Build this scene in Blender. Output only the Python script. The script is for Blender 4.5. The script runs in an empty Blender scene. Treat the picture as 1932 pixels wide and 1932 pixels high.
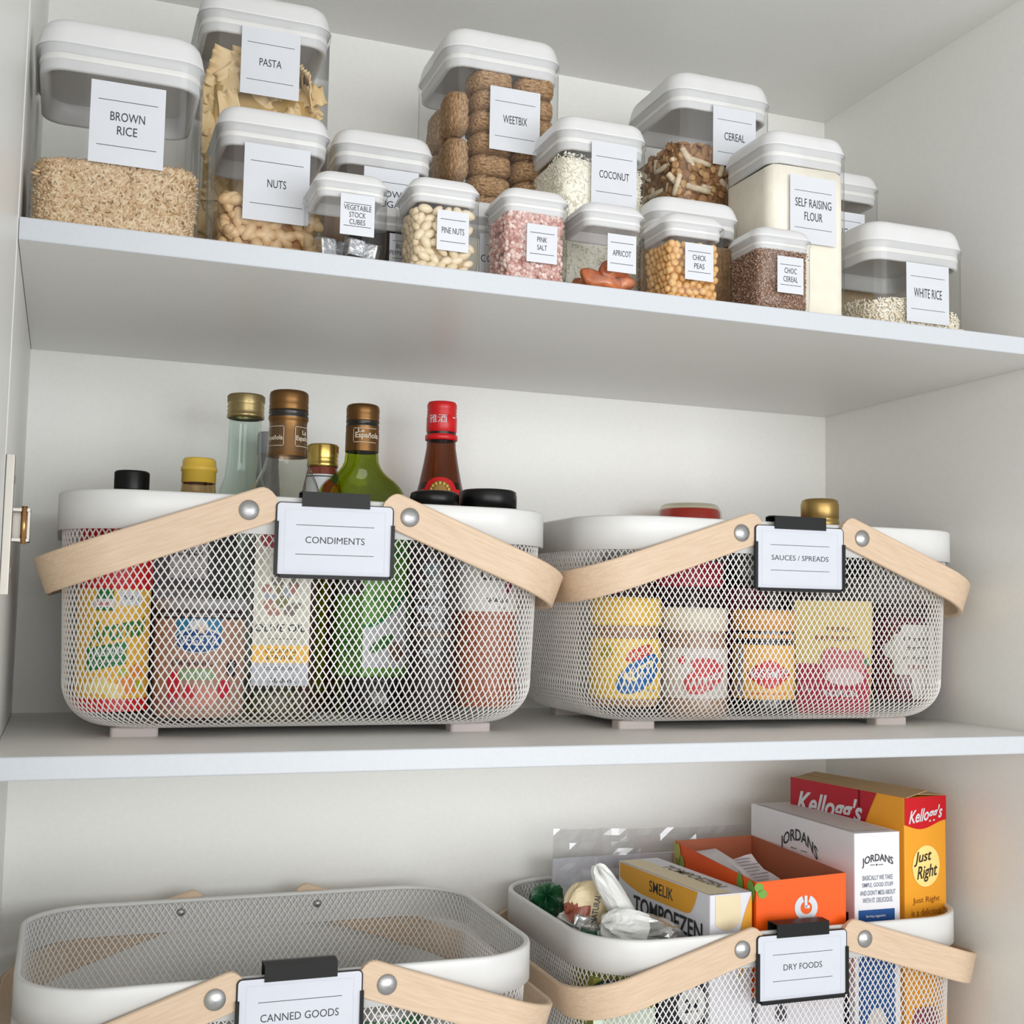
import bpy, math, random
import numpy as np
from mathutils import Matrix, Vector, Euler
random.seed(7); RN = np.random.RandomState(11)
S = bpy.context.scene; COL = S.collection
PI = math.pi

# ------------------------------------------------------------------ camera, world, light, exposure
FPX = 2298.07
CAM = Vector((-0.149396, -0.864554, -0.259921))
CR = Euler((1.65435556, -0.0188915, -0.35331), 'XYZ').to_matrix()
cd = bpy.data.cameras.new('camera'); cam = bpy.data.objects.new('camera', cd); COL.objects.link(cam)
cd.sensor_fit = 'HORIZONTAL'; cd.sensor_width = 36; cd.lens = FPX / 1932 * 36; cd.clip_start = .01
cam.location = CAM; cam.rotation_euler = (1.65435556, -0.0188915, -0.35331); S.camera = cam

w = bpy.data.worlds.new('room_light'); S.world = w; w.use_nodes = True
bg = w.node_tree.nodes['Background']; bg.inputs[0].default_value = (1.0, .992, .975, 1); bg.inputs[1].default_value = 0.54
def area(name, loc, target, sx, sy, power, col):
    l = bpy.data.lights.new(name, 'AREA'); l.shape = 'RECTANGLE'; l.size = sx; l.size_y = sy; l.energy = power; l.color = col
    o = bpy.data.objects.new(name, l); COL.objects.link(o); o.location = loc
    o.rotation_euler = (Vector(target) - Vector(loc)).to_track_quat('-Z', 'Y').to_euler()
    return o
area('window_daylight', (1.25, -2.6, -.30), (.25, .2, -.25), 1.2, 1.2, 29, (.92, .96, 1.0))
area('bright_room_behind', (-.55, -3.0, -.35), (.25, .2, -.2), 2.6, 1.9, 53, (1.0, .99, .97))
S.view_settings.view_transform = 'Standard'; S.view_settings.look = 'None'; S.view_settings.gamma = 1
S.view_settings.use_curve_mapping = False; S.view_settings.exposure = 0.1
S.cycles.transparent_max_bounces = 32; S.cycles.max_bounces = 10; S.cycles.diffuse_bounces = 5

# ------------------------------------------------------------------ helpers
def at(px, py, Y):
    d = CR @ Vector(((px - 966) / FPX, -(py - 966) / FPX, -1)); return CAM + d * ((Y - CAM.y) / d.y)
def atz(px, py, Z):
    d = CR @ Vector(((px - 966) / FPX, -(py - 966) / FPX, -1)); return CAM + d * ((Z - CAM.z) / d.z)
def lin(h):
    h = h.lstrip('#'); o = []
    for i in (0, 2, 4):
        c = int(h[i:i+2], 16) / 255; o.append(c / 12.92 if c <= .04045 else ((c + .055) / 1.055) ** 2.4)
    return (*o, 1)
MC = {}
def P(h, rough=.5, metal=0., spec=.5, noise=0., nscale=60., bump=0., stretch=None, h2=None, coat=0.):
    key = (h, rough, metal, spec, noise, nscale, bump, stretch, h2, coat)
    if key in MC: return MC[key]
    m = bpy.data.materials.new('paint_' + h.strip('#')); m.use_nodes = True; nt = m.node_tree; N = nt.nodes; b = N['Principled BSDF']
    b.inputs['Roughness'].default_value = rough; b.inputs['Metallic'].default_value = metal
    b.inputs['Specular IOR Level'].default_value = spec; b.inputs['Coat Weight'].default_value = coat
    c = lin(h); b.inputs['Base Color'].default_value = c
    tc = N.new('ShaderNodeTexCoord'); mp = N.new('ShaderNodeMapping'); nz = N.new('ShaderNodeTexNoise')
    nt.links.new(tc.outputs['Object'], mp.inputs[0]); nt.links.new(mp.outputs[0], nz.inputs['Vector'])
    if stretch: mp.inputs['Scale'].default_value = stretch
    nz.inputs['Scale'].default_value = nscale; nz.inputs['Detail'].default_value = 4
    mx = N.new('ShaderNodeMix'); mx.data_type = 'RGBA'
    a = max(noise, .015)
    mx.inputs[6].default_value = tuple(max(0, x * (1 - a)) for x in c[:3]) + (1,)
    mx.inputs[7].default_value = lin(h2) if h2 else tuple(min(1, x * (1 + a)) for x in c[:3]) + (1,)
    mr = N.new('ShaderNodeMapRange'); mr.inputs[1].default_value = .32; mr.inputs[2].default_value = .68
    nt.links.new(nz.outputs['Fac'], mr.inputs[0]); nt.links.new(mr.outputs[0], mx.inputs[0]); nt.links.new(mx.outputs[2], b.inputs['Base Color'])
    if bump:
        bp = N.new('ShaderNodeBump'); bp.inputs['Strength'].default_value = bump; bp.inputs['Distance'].default_value = .001
        nt.links.new(nz.outputs['Fac'], bp.inputs['Height']); nt.links.new(bp.outputs[0], b.inputs['Normal'])
    MC[key] = m; return m
def CLEAR(tint=(.96, .965, .965), ior=1.45, rough=.03):
    key = ('clear', tint, ior, rough)
    if key in MC: return MC[key]
    m = bpy.data.materials.new('clear'); m.use_nodes = True; nt = m.node_tree; N = nt.nodes
    N.remove(N['Principled BSDF']); out = N['Material Output']
    t = N.new('ShaderNodeBsdfTransparent'); t.inputs[0].default_value = (*tint, 1)
    g = N.new('ShaderNodeBsdfGlossy'); g.inputs['Roughness'].default_value = rough
    f = N.new('ShaderNodeFresnel'); ge = N.new('ShaderNodeNewGeometry'); mi = N.new('ShaderNodeMix')   # thin wall: same reflectance from both sides
    mi.inputs[2].default_value = ior; mi.inputs[3].default_value = 1/ior; nt.links.new(ge.outputs['Backfacing'], mi.inputs[0]); nt.links.new(mi.outputs[0], f.inputs[0])
    mx = N.new('ShaderNodeMixShader'); nt.links.new(f.outputs[0], mx.inputs[0]); nt.links.new(t.outputs[0], mx.inputs[1]); nt.links.new(g.outputs[0], mx.inputs[2])
    nt.links.new(mx.outputs[0], out.inputs[0]); MC[key] = m; return m

class MB:
    def __init__(s, T=None): s.v = []; s.f = []; s.m = []; s.s = []; s.T = T
    def add(s, V, F, mat=0, smooth=False):
        n = len(s.v)
        if s.T is not None: V = [tuple(s.T @ Vector(p)) for p in V]
        s.v += [tuple(p) for p in V]; s.f += [tuple(i + n for i in f) for f in F]
        s.m += [mat] * len(F); s.s += [smooth] * len(F)
    def box(s, a, b, mat=0):
        x0, y0, z0 = a; x1, y1, z1 = b
        s.add([(x0,y0,z0),(x1,y0,z0),(x1,y1,z0),(x0,y1,z0),(x0,y0,z1),(x1,y0,z1),(x1,y1,z1),(x0,y1,z1)],
              [(0,3,2,1),(4,5,6,7),(0,1,5,4),(1,2,6,5),(2,3,7,6),(3,0,4,7)], mat)
    def loft(s, L, mat=0, capb=True, capt=True, smooth=True, closed=True):
        n = len(L[0]); V = [p for l in L for p in l]; F = []
        for i in range(len(L) - 1):
            for j in range(n if closed else n - 1):
                k = (j + 1) % n; F.append((i*n+j, i*n+k, (i+1)*n+k, (i+1)*n+j))
        s.add(V, F, mat, smooth)
        if capb: s.add(L[0], [tuple(range(n))[::-1]], mat)
        if capt: s.add(L[-1], [tuple(range(n))], mat)
    def lathe(s, prof, mat=0, n=40, c=(0, 0), capb=False, capt=False):
        s.loft([[(c[0] + r*math.cos(2*PI*j/n), c[1] + r*math.sin(2*PI*j/n), z) for j in range(n)] for r, z in prof], mat, capb, capt)
    def tube(s, pts, r, mat=0, n=8):
        L = []; pts = [Vector(p) for p in pts]
        for i, p in enumerate(pts):
            t = (pts[min(i+1, len(pts)-1)] - pts[max(i-1, 0)]).normalized()
            u = t.cross(Vector((0, 0, 1)));
            if u.length < .01: u = t.cross(Vector((0, 1, 0)))
            u.normalize(); q = t.cross(u)
            L.append([tuple(p + r*(math.cos(2*PI*j/n)*u + math.sin(2*PI*j/n)*q)) for j in range(n)])
        s.loft(L, mat)
    def build(s, name, mats, parent=None, loc=None):
        me = bpy.data.meshes.new(name); me.from_pydata(s.v, [], s.f)
        for m in (mats if isinstance(mats, (list, tuple)) else [mats]): me.materials.append(m)
        me.polygons.foreach_set('material_index', s.m); me.polygons.foreach_set('use_smooth', s.s); me.update()
        o = bpy.data.objects.new(name, me); COL.objects.link(o)
        if parent: o.parent = parent
        if loc: o.location = loc
        return o
def tag(o, label=None, cat=None, group=None, kind=None):
    for k, v in (('label', label), ('category', cat), ('group', group), ('kind', kind)):
        if v: o[k] = v
    return o
def thing(name, loc, label, cat, group=None, rz=0):
    o = bpy.data.objects.new(name, None); COL.objects.link(o); o.location = loc; o.rotation_euler = (0, 0, rz); o.empty_display_size = .01
    return tag(o, label, cat, group)
def dup(o, parent=None):
    c = o.copy(); COL.objects.link(c)
    if parent: c.parent = parent
    for ch in list(o.children): dup(ch, c)
    return c
def rr(w, d, r, z=0., n=5, cx=0., cy=0.):
    r = min(r, w/2 - 1e-5, d/2 - 1e-5); o = []
    for qx, qy, a in ((1, -1, -PI/2), (1, 1, 0), (-1, 1, PI/2), (-1, -1, PI)):
        for k in range(n + 1):
            t = a + PI/2 * k / n; o.append((cx + qx*(w/2 - r) + r*math.cos(t), cy + qy*(d/2 - r) + r*math.sin(t), z))
    return o
TX = {}
def textmesh(s, bold=0., shear=0., serif=False):
    k = (s, bold, shear)
    if k not in TX:
        cu = bpy.data.curves.new('t', 'FONT'); cu.body = s; cu.resolution_u = 3; cu.offset = bold; cu.shear = shear; cu.size = 1
        o = bpy.data.objects.new('t', cu); COL.objects.link(o); bpy.context.view_layer.update()
        me = bpy.data.meshes.new_from_object(o.evaluated_get(bpy.context.evaluated_depsgraph_get()))
        V = np.array([v.co[:2] for v in me.vertices]) if len(me.vertices) else np.zeros((1, 2)); F = [tuple(p.vertices) for p in me.polygons]
        bpy.data.objects.remove(o); bpy.data.curves.remove(cu); bpy.data.meshes.remove(me)
        V = V - V.min(0); wh = V.max(0)
        TX[k] = (V / np.maximum(wh, 1e-6), F)
    return TX[k]
# placers: (u right, w up, off outward) -> local point
def flat(o=(0, 0, 0), ux=(1, 0, 0), uz=(0, 0, 1)):
    o, ux, uz = Vector(o), Vector(ux), Vector(uz); n = ux.cross(uz)
    return lambda u, w_, off=0: tuple(o + ux*u + uz*w_ + n*off)
def cyl(R, c=(0, 0)):
    if not callable(R): R_ = lambda z: R
    else: R_ = R
    return lambda u, w_, off=0: (c[0] + (R_(w_)+off)*math.sin(u/R_(w_)), c[1] - (R_(w_)+off)*math.cos(u/R_(w_)), w_)
def text(mb, pl, s, u, w_, width, cap, mat, bold=.0, shear=0., rot=0., arc=0., off=.0005, slope=0.):
    V, F = textmesh(s, bold, shear); pts = []
    ca, sa = math.cos(rot), math.sin(rot)
    for x, y in V:
        a = (x - .5) * width; b = (y - .5) * cap
        b += slope * a + arc * (1 - (2*x - 1)**2)
        pts.append(pl(u + a*ca - b*sa, w_ + a*sa + b*ca, off))
    mb.add(pts, F, mat)
def shape(mb, pl, u0, u1, lo, hi, mat, n=12, off=.0003):
    lo_ = lo if callable(lo) else (lambda u: lo); hi_ = hi if callable(hi) else (lambda u: hi)
    V = []; F = []
    for i in range(n + 1):
        u = u0 + (u1 - u0) * i / n
        for k in range(3):
            a, b = lo_(u), max(hi_(u), lo_(u)); V.append(pl(u, a + (b - a) * k / 2, off))
    for i in range(n):
        for k in range(2): F.append((3*i+k, 3*i+3+k, 3*i+4+k, 3*i+1+k))
    mb.add(V, F, mat)
def ell(mb, pl, cu, cw, a, b, mat, n=20, off=.0004, slope=0.):
    h = lambda u: b * math.sqrt(max(0, 1 - ((u - cu) / a) ** 2))
    shape(mb, pl, cu - a, cu + a, lambda u: cw + slope*(u-cu) - h(u), lambda u: cw + slope*(u-cu) + h(u), mat, n, off)

# materials
WALLM = P('#e9e9e5', .38, noise=.012, nscale=240, bump=.02)
EDGEM = P('#c6cacf', .42, noise=.01, nscale=300, bump=.03)
WHITE = P('#dcdcdc', .32); CARD = P('#d2d5da', .55); INK = P('#2c2f33', .7); BLACK = P('#0b0b0c', .45, spec=.3); SEAL = P('#e2e0dd', .4)
PLAST = CLEAR((.955, .96, .96), 1.27, .1); STEEL = P('#b4b4b4', .42, 1., noise=.06, nscale=30, stretch=(1, 1, 30)); NICK = P('#a5a19a', .35, 1.)
WIRE = P('#dedcd9', .4); WOOD = P('#cfb497', .5, noise=.06, nscale=16, stretch=(3, 12, 40), h2='#d5bca1')
FOOT = P('#cfc4c0', .6)

# ------------------------------------------------------------------ cupboard shell
D, XL, XR, ZC, Z2, Y2, TH = .3741, -.1884, .7062, .3509, -.3608, .018, .016
Z3 = -.722
def struct(name, a, b, m=WALLM):
    mb = MB(); mb.box(a, b); o = mb.build(name, m); return tag(o, kind='structure')
struct('wall_back', (XL - .05, D, -1.15), (XR + .05, D + .02, ZC + .03))
struct('wall_left', (XL - .05, 0, -1.15), (XL, D, ZC + .03))
struct('wall_right', (XR, 0, -1.15), (XR + .05, D, ZC + .03))
struct('ceiling', (XL, 0, ZC), (XR, D, ZC + .018))
struct('floor', (XL, 0, -1.15), (XR, D, -1.13))
def shelf(z, y0, lab):
    mb = MB(); r = .0012; L = []
    for x in (XL + .0005, XR - .0005):
        L.append([(x, y0 + r, z - TH), (x, y0 + r*.3, z - TH + r*.3), (x, y0, z - TH + r), (x, y0, z - r), (x, y0 + r*.3, z - r*.3), (x, y0 + r, z), (x, D - .0005, z), (x, D - .0005, z - TH)])
    n = 8; V = L[0] + L[1]
    mb.add(V, [(j, (j+1) % n, (j+1) % n + n, j + n) for j in range(n)], 0); mb.add(L[0], [tuple(range(n))[::-1]], 0); mb.add(L[1], [tuple(range(n))], 0)
    # edge banding takes a second slot
    for i, f in enumerate(mb.f[:5]): mb.m[i] = 1
    o = mb.build('shelf', [WALLM, EDGEM]); tag(o, lab, 'shelf')
shelf(0, 0, 'white melamine shelf holding the row of clear lidded containers')
shelf(Z2, Y2, 'white melamine shelf under the CONDIMENTS and SAUCES / SPREADS baskets')
shelf(Z3, Y2, 'white melamine shelf under the CANNED GOODS and DRY FOODS baskets')
mb = MB(); mb.box((XL - .022, -.42, -1.15), (XL - .0006, -.0015, ZC + .03)); tag(mb.build('door_1', WALLM), kind='structure')
# hinge plate on the left wall
h = thing('cabinet_hinge', (XL + .0045, .006, at(25, 990, .004).z), 'nickel cabinet hinge plate screwed to the left cupboard edge', 'hinge')
mb = MB(); mb.loft([rr(.006, .0025, .0008, z) for z in (-.046, .046)], smooth=False); o = mb.build('plate', NICK, h, (-.0015, -.0058, 0)); 
mb = MB(); mb.box((0, 0, -.011), (.011, .016, -.009)); mb.box((0, 0, .009), (.011, .016, .011)); mb.box((.0095, .002, -.011), (.011, .016, .011)); mb.box((0, .014, -.011), (.011, .016, .011)); mb.build('bracket', NICK, h, (.0012, -.004, 0))
mb = MB(); mb.lathe([(.0, -.0125), (.002, -.0125), (.002, .0125), (0, .0125)], n=16); mb.build('pin', P('#b88a5a', .25, 1.), h, (.0085, -.003, 0))
for z in (-.03, .03):
    mb = MB(Matrix.Rotation(PI/2, 4, 'Y')); mb.lathe([(.0, .0), (.003, .0), (.0028, .0012), (.0, .0018)], n=14); mb.build('screw', STEEL, h, (.0005, -.001, z))

# ------------------------------------------------------------------ clear lidded containers
CL = {'s': (.056, .0115, .009, .010), 'm': (.0885, .0175, .015, .015), 'l': (.115, .022, .0165, .019)}   # width, lid cap, collar, corner radius
BOX = {}
def container(key, size, Y, rim, top, lab, desc, lines, lcol=CARD, zt=None):
    W, cap, colr, r = CL[size]
    x1 = at(*rim, Y).x - .0012; H = zt or at(*top, Y).z; cx = x1 - W/2; cy = Y + W/2
    c = thing('storage_container', (cx, cy, 0), desc, 'container', 'clear lidded storage containers on the upper shelf')
    zr = H - cap; mb = MB(); i = .0004
    mb.loft([rr(W - .006, W - .006, r - .003, .0004), rr(W - .0015, W - .0015, r, .003), rr(W, W, r, .012), rr(W, W, r, zr - .004), rr(W + .0024, W + .0024, r + .001, zr - .0015), rr(W + .0024, W + .0024, r + .001, zr + .001), rr(W - .001, W - .001, r, zr + .0014)], 0, True, False)
    mb.build('body', PLAST, c)
    mb = MB()
    mb.loft([rr(W - .02, W - .02, r - .006, zr - .001), rr(W - .016, W - .016, r - .006, zr - colr + .0015), rr(W - .011, W - .011, r - .003, zr - colr), rr(W - .0055, W - .0055, r - .002, zr - colr + .001), rr(W - .005, W - .005, r - .002, zr + .001),
             rr(W + .001, W + .001, r, zr + .0018), rr(W + .0005, W + .0005, r, zr + .003), rr(W - .003, W - .003, r, H - cap*.45), rr(W - .0062, W - .0062, r, H - cap*.2), rr(W - .0105, W - .0105, r - .001, H - cap*.07), rr(W - .016, W - .016, r - .003, H - cap*.015), rr(W - .024, W - .024, r - .005, H)], 0)
    lid = mb.build('lid', WHITE, c)
    mb = MB(); mb.loft([rr(W - .0046, W - .0046, r - .001, zr - colr*.55), rr(W - .0042, W - .0042, r - .001, zr - colr*.5), rr(W - .0042, W - .0042, r - .001, zr - colr*.35), rr(W - .0046, W - .0046, r - .001, zr - colr*.3)], 0, False, False); mb.build('seal', SEAL, lid)
    if lab:
        a, b = at(lab[0], lab[1], Y), at(lab[2], lab[3], Y)
        lw, lh = b.x - a.x, a.z - b.z; sc = abs(lw / (lab[2] - lab[0]))
        mb = MB(); ox, oz = a.x - cx, b.z; y = -W/2 - .0008
        mb.box((ox, y, oz), (ox + lw, y + .0004, oz + lh))
        pl = flat((ox, y, oz))
        for fz in (.22, .775): shape(mb, pl, lw*.1, lw*.9, lh*fz - .0002, lh*fz + .0002, 1, 1, .0002)
        n = len(lines)
        for k, (s_, wp, cp) in enumerate(lines):
            text(mb, pl, s_, lw*.5, lh*.5 + ((n-1)/2 - k) * cp * sc * (1.55 if n < 3 else 1.36), wp*sc, cp*sc, 1, off=.0002)
        mb.build('label', [lcol, INK], c)
    BOX[key] = (cx, cy, W, Y, H, zr - colr)
    return c
UP = 'on the upper shelf'
container('brice', 'l', .012, (394, 118), (379, 70), (173, 149, 307, 323), 'large clear container lettered BROWN RICE at the left end of the upper shelf', [('BROWN', 62, 17), ('RICE', 36, 17)])
container('pasta', 'l', .165, (632, 100), None, (457, 48, 563, 192), 'tall clear container lettered PASTA behind the NUTS container', [('PASTA', 40, 14)], zt=.272)
container('nuts', 'm', .064, (631, 260), (620, 219), (462, 268, 581, 428), 'medium clear container lettered NUTS beside the brown rice', [('NUTS', 34, 15)])
container('veg', 's', .006, (740, 344), (734, 331), (643, 364, 705, 449), 'small clear container lettered VEGETABLE STOCK CUBES with little inside', [('VEGETABLE', 50, 9.5), ('STOCK', 30, 9.5), ('CUBES', 29, 9.5)])
container('bsug', 'm', .13, (826, 290), (815, 259), (687, 313, 787, 440), 'container with a wide label half hidden behind the stock cubes container', [('BROWN', 62, 12), ('SUGAR', 56, 12)])
container('pepper', 's', .068, (795, 400), (780, 392), (735, 440, 790, 506), 'small dark filled container lettered BLACK PEPPERCORN behind the pine nuts', [('BLACK', 30, 8), ('PEPPERCORN', 54, 8)])
container('pine', 's', .006, (913, 370), (906, 342), (825, 395, 883, 478), 'small clear container lettered PINE NUTS filled to the collar', [('PINE NUTS', 41, 11)])
container('corn', 'm', .068, (1010, 400), None, (905, 440, 1000, 545), 'low container half hidden between PINE NUTS and PINK SALT', [('CORNFLOUR', 90, 13)], zt=.082)
container('weet', 'l', .165, (1068, 131), (1054, 78), (925, 161, 1017, 295), 'tall clear container of brown wheat biscuits in the back row', [('WEETBIX', 44, 14)])
container('salt', 's', .006, (1081, 390), (1076, 362), (994, 421, 1050, 500), 'small clear container lettered PINK SALT', [('PINK', 18, 9), ('SALT', 18, 9)])
container('coco', 'm', .10, (1230, 270), (1223, 235), (1116, 266, 1200, 398), 'clear container lettered COCONUT filled with white flakes', [('COCONUT', 55, 13)])
container('apr', 's', .006, (1225, 410), (1219, 389), (1146, 440, 1199, 518), 'small clear container lettered APRICOT with an orange heap at its bottom', [('APRICOT', 34, 10)])
container('cer', 'l', .165, (1465, 201), (1452, 158), (1345, 198, 1425, 322), 'tall clear container lettered CEREAL in the back row', [('CEREAL', 38, 13)])
container('lentil', 'm', .07, (1405, 420), None, None, 'container with a broad white lid directly behind the CHICK PEAS container', [], zt=.112)
container('chick', 's', .006, (1375, 425), (1371, 409), (1292, 457, 1345, 533), 'small clear container lettered CHICK PEAS', [('CHICK', 25, 9), ('PEAS', 19, 9)])
container('choc', 's', .006, (1539, 456), (1536, 435), (1466, 482, 1515, 557), 'small clear container lettered CHOC CEREAL in front of the flour', [('CHOC', 23, 9), ('CEREAL', 27, 9)])
container('flour', 'm', .068, (1607, 300), (1598, 261), (1490, 328, 1577, 467), 'tall medium container lettered SELF RAISING FLOUR', [('SELF RAISING', 68, 14), ('FLOUR', 34, 14)])
container('back', 'm', .20, (1668, 360), (1657, 330), (1560, 395, 1631, 480), 'container at the back seen past the right edge of the flour container', [('SUGAR', 40, 11)])
container('wrice', 'l', .072, (1830, 476), (1811, 433), (1709, 494, 1790, 615), 'wide low container lettered WHITE RICE at the right end of the upper shelf', [('WHITE RICE', 53, 15)])

# ---------------- contents of the containers
def core(key, ztop, mat, name, label, cat, amp=.002, kind='stuff', inset=.0028, dome=0., zmap=None, nscale=1.):
    cx, cy, W, Y, H, _ = BOX[key]; r = CL['s' if W < .06 else 'm' if W < .1 else 'l'][3]
    n = 26; w2 = W - 2*inset; mb = MB()
    loop = rr(w2, w2, max(r - inset, .003), 0, 5); m = len(loop); L = []
    L.append([(x*.97, y*.97, .0014) for x, y, _ in loop]); L.append([(x, y, .004) for x, y, _ in loop])
    ph = RN.rand(6) * 6.28
    def zt(x, y): return ztop + amp*(math.sin(x*310*nscale + ph[0]) + math.sin(y*270*nscale + ph[1]) + math.sin((x+y)*520*nscale + ph[2]))/2 + dome*(1 - (2*x/W)**2)*(1 - (2*y/W)**2) + (zmap(x) if zmap else 0)
    for k in range(1, 5): L.append([(x, y, .004 + (zt(x, y) - .005)*k/4) for x, y, _ in loop])
    for f in (.93, .75, .5, .25, .03): L.append([(x*f, y*f, zt(x*f, y*f) + .001*(1-f)) for x, y, _ in loop])
    mb.loft(L, 0); o = mb.build(name, mat, None, (cx, cy, 0)); return tag(o, label, cat, None, kind)
def grains(key, ztop, n, L_, R_, mats, name, label, cat, zfun=None, sides='FLRT', seg=4, flatn=1., tilt=.35):
    """many tiny grains pressed against the walls, one uncountable mass"""
    cx, cy, W, Y, H, _ = BOX[key]; h = W/2 - .0026 - R_*.8; r = W*.13
    V = []; F = []; M_ = []
    ring = [(0, -1.), (.62, -.55), (1, 0), (.62, .55), (0, 1.)]
    tot = {'F': W*ztop, 'L': W*ztop, 'R': W*ztop, 'T': W*W}; A = sum(tot[s] for s in sides)
    for s in sides:
        for _ in range(int(n * tot[s] / A)):
            u = random.uniform(-h, h); z = random.uniform(R_, ztop - R_*.3); dep = random.random()**2 * R_*1.2
            zz = z + (zfun(u) if zfun else 0) * (z / ztop)
            e = max(0, abs(u) - (h - r)); dep += r - math.sqrt(max(0, r*r - e*e))
            if s == 'F': p = Vector((u, -h + dep, zz)); nrm = Vector((0, -1, 0))
            elif s == 'L': p = Vector((-h + dep, u, zz)); nrm = Vector((-1, 0, 0))
            elif s == 'R': p = Vector((h - dep, u, zz)); nrm = Vector((1, 0, 0))
            else: p = Vector((u, random.uniform(-h, h), ztop + (zfun(u) if zfun else 0) - dep)); nrm = Vector((0, 0, 1))
            t = nrm.orthogonal().normalized(); t.rotate(Matrix.Rotation(random.uniform(0, 2*PI), 3, nrm)); t = (t + nrm * random.uniform(-tilt, tilt)).normalized()
            b = nrm.cross(t).normalized(); q = t.cross(b); l = L_/2 * random.uniform(.75, 1.15); rr_ = R_ * random.uniform(.8, 1.15)
            base = len(V)
            V.append(p - t*l)
            for a, f in ring[1:4]:
                for k in range(seg):
                    an = 2*PI*k/seg; V.append(p + t*(f*l) + (b*math.cos(an) + q*math.sin(an)*flatn)*rr_*a)
            V.append(p + t*l); m = random.randrange(len(mats))
            for k in range(seg):
                k2 = (k+1) % seg
                F.append((base, base+1+k2, base+1+k)); F.append((base+1+k, base+1+k2, base+1+seg+k2, base+1+seg+k)); F.append((base+1+seg+k, base+1+seg+k2, base+1+2*seg+k2, base+1+2*seg+k)); F.append((base+1+2*seg+k, base+1+2*seg+k2, base+1+3*seg)); M_ += [m]*4
    me = bpy.data.meshes.new(name); me.from_pydata([tuple(v) for v in V], [], F)
    for m in mats: me.materials.append(m)
    me.polygons.foreach_set('material_index', M_); me.polygons.foreach_set('use_smooth', [True]*len(F))
    o = bpy.data.objects.new(name, me); COL.objects.link(o); o.location = (cx, cy, 0); return tag(o, label, cat, None, 'stuff')
def join(a, b):
    """fold mesh b into a so that one mass stays one object"""
    ma, mb_ = a.data, b.data; n = len(ma.vertices); off = len(ma.materials)
    V = [tuple(v.co) for v in ma.vertices] + [tuple(v.co) for v in mb_.vertices]
    F = [tuple(p.vertices) for p in ma.polygons] + [tuple(i + n for i in p.vertices) for p in mb_.polygons]
    M_ = [p.material_index for p in ma.polygons] + [p.material_index + off for p in mb_.polygons]
    me = bpy.data.meshes.new(ma.name); me.from_pydata(V, [], F)
    for m in list(ma.materials) + list(mb_.materials): me.materials.append(m)
    me.polygons.foreach_set('material_index', M_); me.polygons.foreach_set('use_smooth', [True]*len(F)); a.data = me
    bpy.data.objects.remove(b); return a
def zpx(key, px, py): return at(px, py, BOX[key][3] + .003).z

za, zb = zpx('brice', 140, 303), zpx('brice', 330, 318)
tiltf = lambda u: (zb - za) * u / .1
o = core('brice', (za + zb)/2 - .003, P('#a98a66', .7, noise=.2, nscale=500), 'brown_rice', 'heap of raw brown rice in the BROWN RICE container', 'rice', .001, inset=.0045, zmap=tiltf)
join(o, grains('brice', (za + zb)/2, 7500, .0074, .0013, [P('#cdb08c', .5), P('#d8bf9c', .5), P('#bd9c74', .5), P('#c8a983', .5), P('#dcc8a8', .5)], 'rice_grains', None, None, tiltf, 'FFFLRT', tilt=.12))
z = zpx('wrice', 1660, 556)
wz = lambda u: -.010 * (u/.055)**2 - .004*u/.055
o = core('wrice', z - .002, P('#d9cbb4', .7, noise=.1, nscale=500), 'white_rice', 'mound of raw white rice in the WHITE RICE container', 'rice', .001, inset=.0045, zmap=wz)
join(o, grains('wrice', z, 3800, .006, .0009, [P('#efe6d2', .4), P('#e6dac2', .4), P('#f5efe0', .4)], 'rice_grains', None, None, wz, 'FFLT', tilt=.15))
core('flour', zpx('flour', 1540, 322), P('#f3ecdc', .9, noise=.03, nscale=90, bump=.5), 'flour', 'cream flour filling the SELF RAISING FLOUR container', 'flour', .0016)
z = zpx('coco', 1085, 292)
o = core('coco', z - .004, P('#f3efdf', .9, noise=.05, nscale=300, bump=.6), 'desiccated_coconut', 'white shredded coconut in the COCONUT container', 'coconut', .0015, inset=.004, zmap=lambda x: -.10*x)
join(o, grains('coco', z - .001, 2600, .0045, .0007, [P('#f8f5ea', .7), P('#efe9d6', .7)], 'coconut_flakes', None, None, lambda x: -.10*x, 'FLT', 3))
z = zpx('choc', 1480, 470)
o = core('choc', z - .002, P('#86614f', .9, noise=.3, nscale=400), 'chocolate_cereal', 'ground brown cereal in the CHOC CEREAL container', 'cereal', .001, inset=.004)
join(o, grains('choc', z, 3200, .0022, .0010, [P('#a0826d', .8), P('#b29682', .8), P('#8a6c59', .8), P('#bfa594', .8)], 'cereal_grains', None, None, None, 'FFLT', 3))
z = zpx('salt', 1010, 402)
o = core('salt', z - .003, P('#a8786e', .5, noise=.2, nscale=200), 'pink_salt', 'coarse pink salt crystals in the PINK SALT container', 'salt', .001, inset=.005)
join(o, grains('salt', z, 1500, .0052, .0024, [P('#cfa298', .3), P('#dcbeb5', .3), P('#c09086', .3), P('#e6d4cd', .3), P('#c79c92', .3)], 'salt_crystals', None, None, None, 'FFLT', 5, tilt=1.))
for p in bpy.data.objects['pink_salt'].data.polygons: p.use_smooth = False
core('pepper', .045, P('#2c241f', .8, noise=.5, nscale=600, bump=.8), 'peppercorns', 'dark peppercorns in the container behind the pine nuts', 'peppercorns', .001)
core('bsug', .09, P('#b58a5c', .9, noise=.1, nscale=400), 'brown_sugar', 'brown sugar in the half hidden container behind the stock cubes', 'sugar', .001)
core('corn', .05, P('#f1eee4', .9, noise=.03, nscale=200), 'cornflour', 'white flour in the low container behind the pink salt', 'flour', .001)
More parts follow.
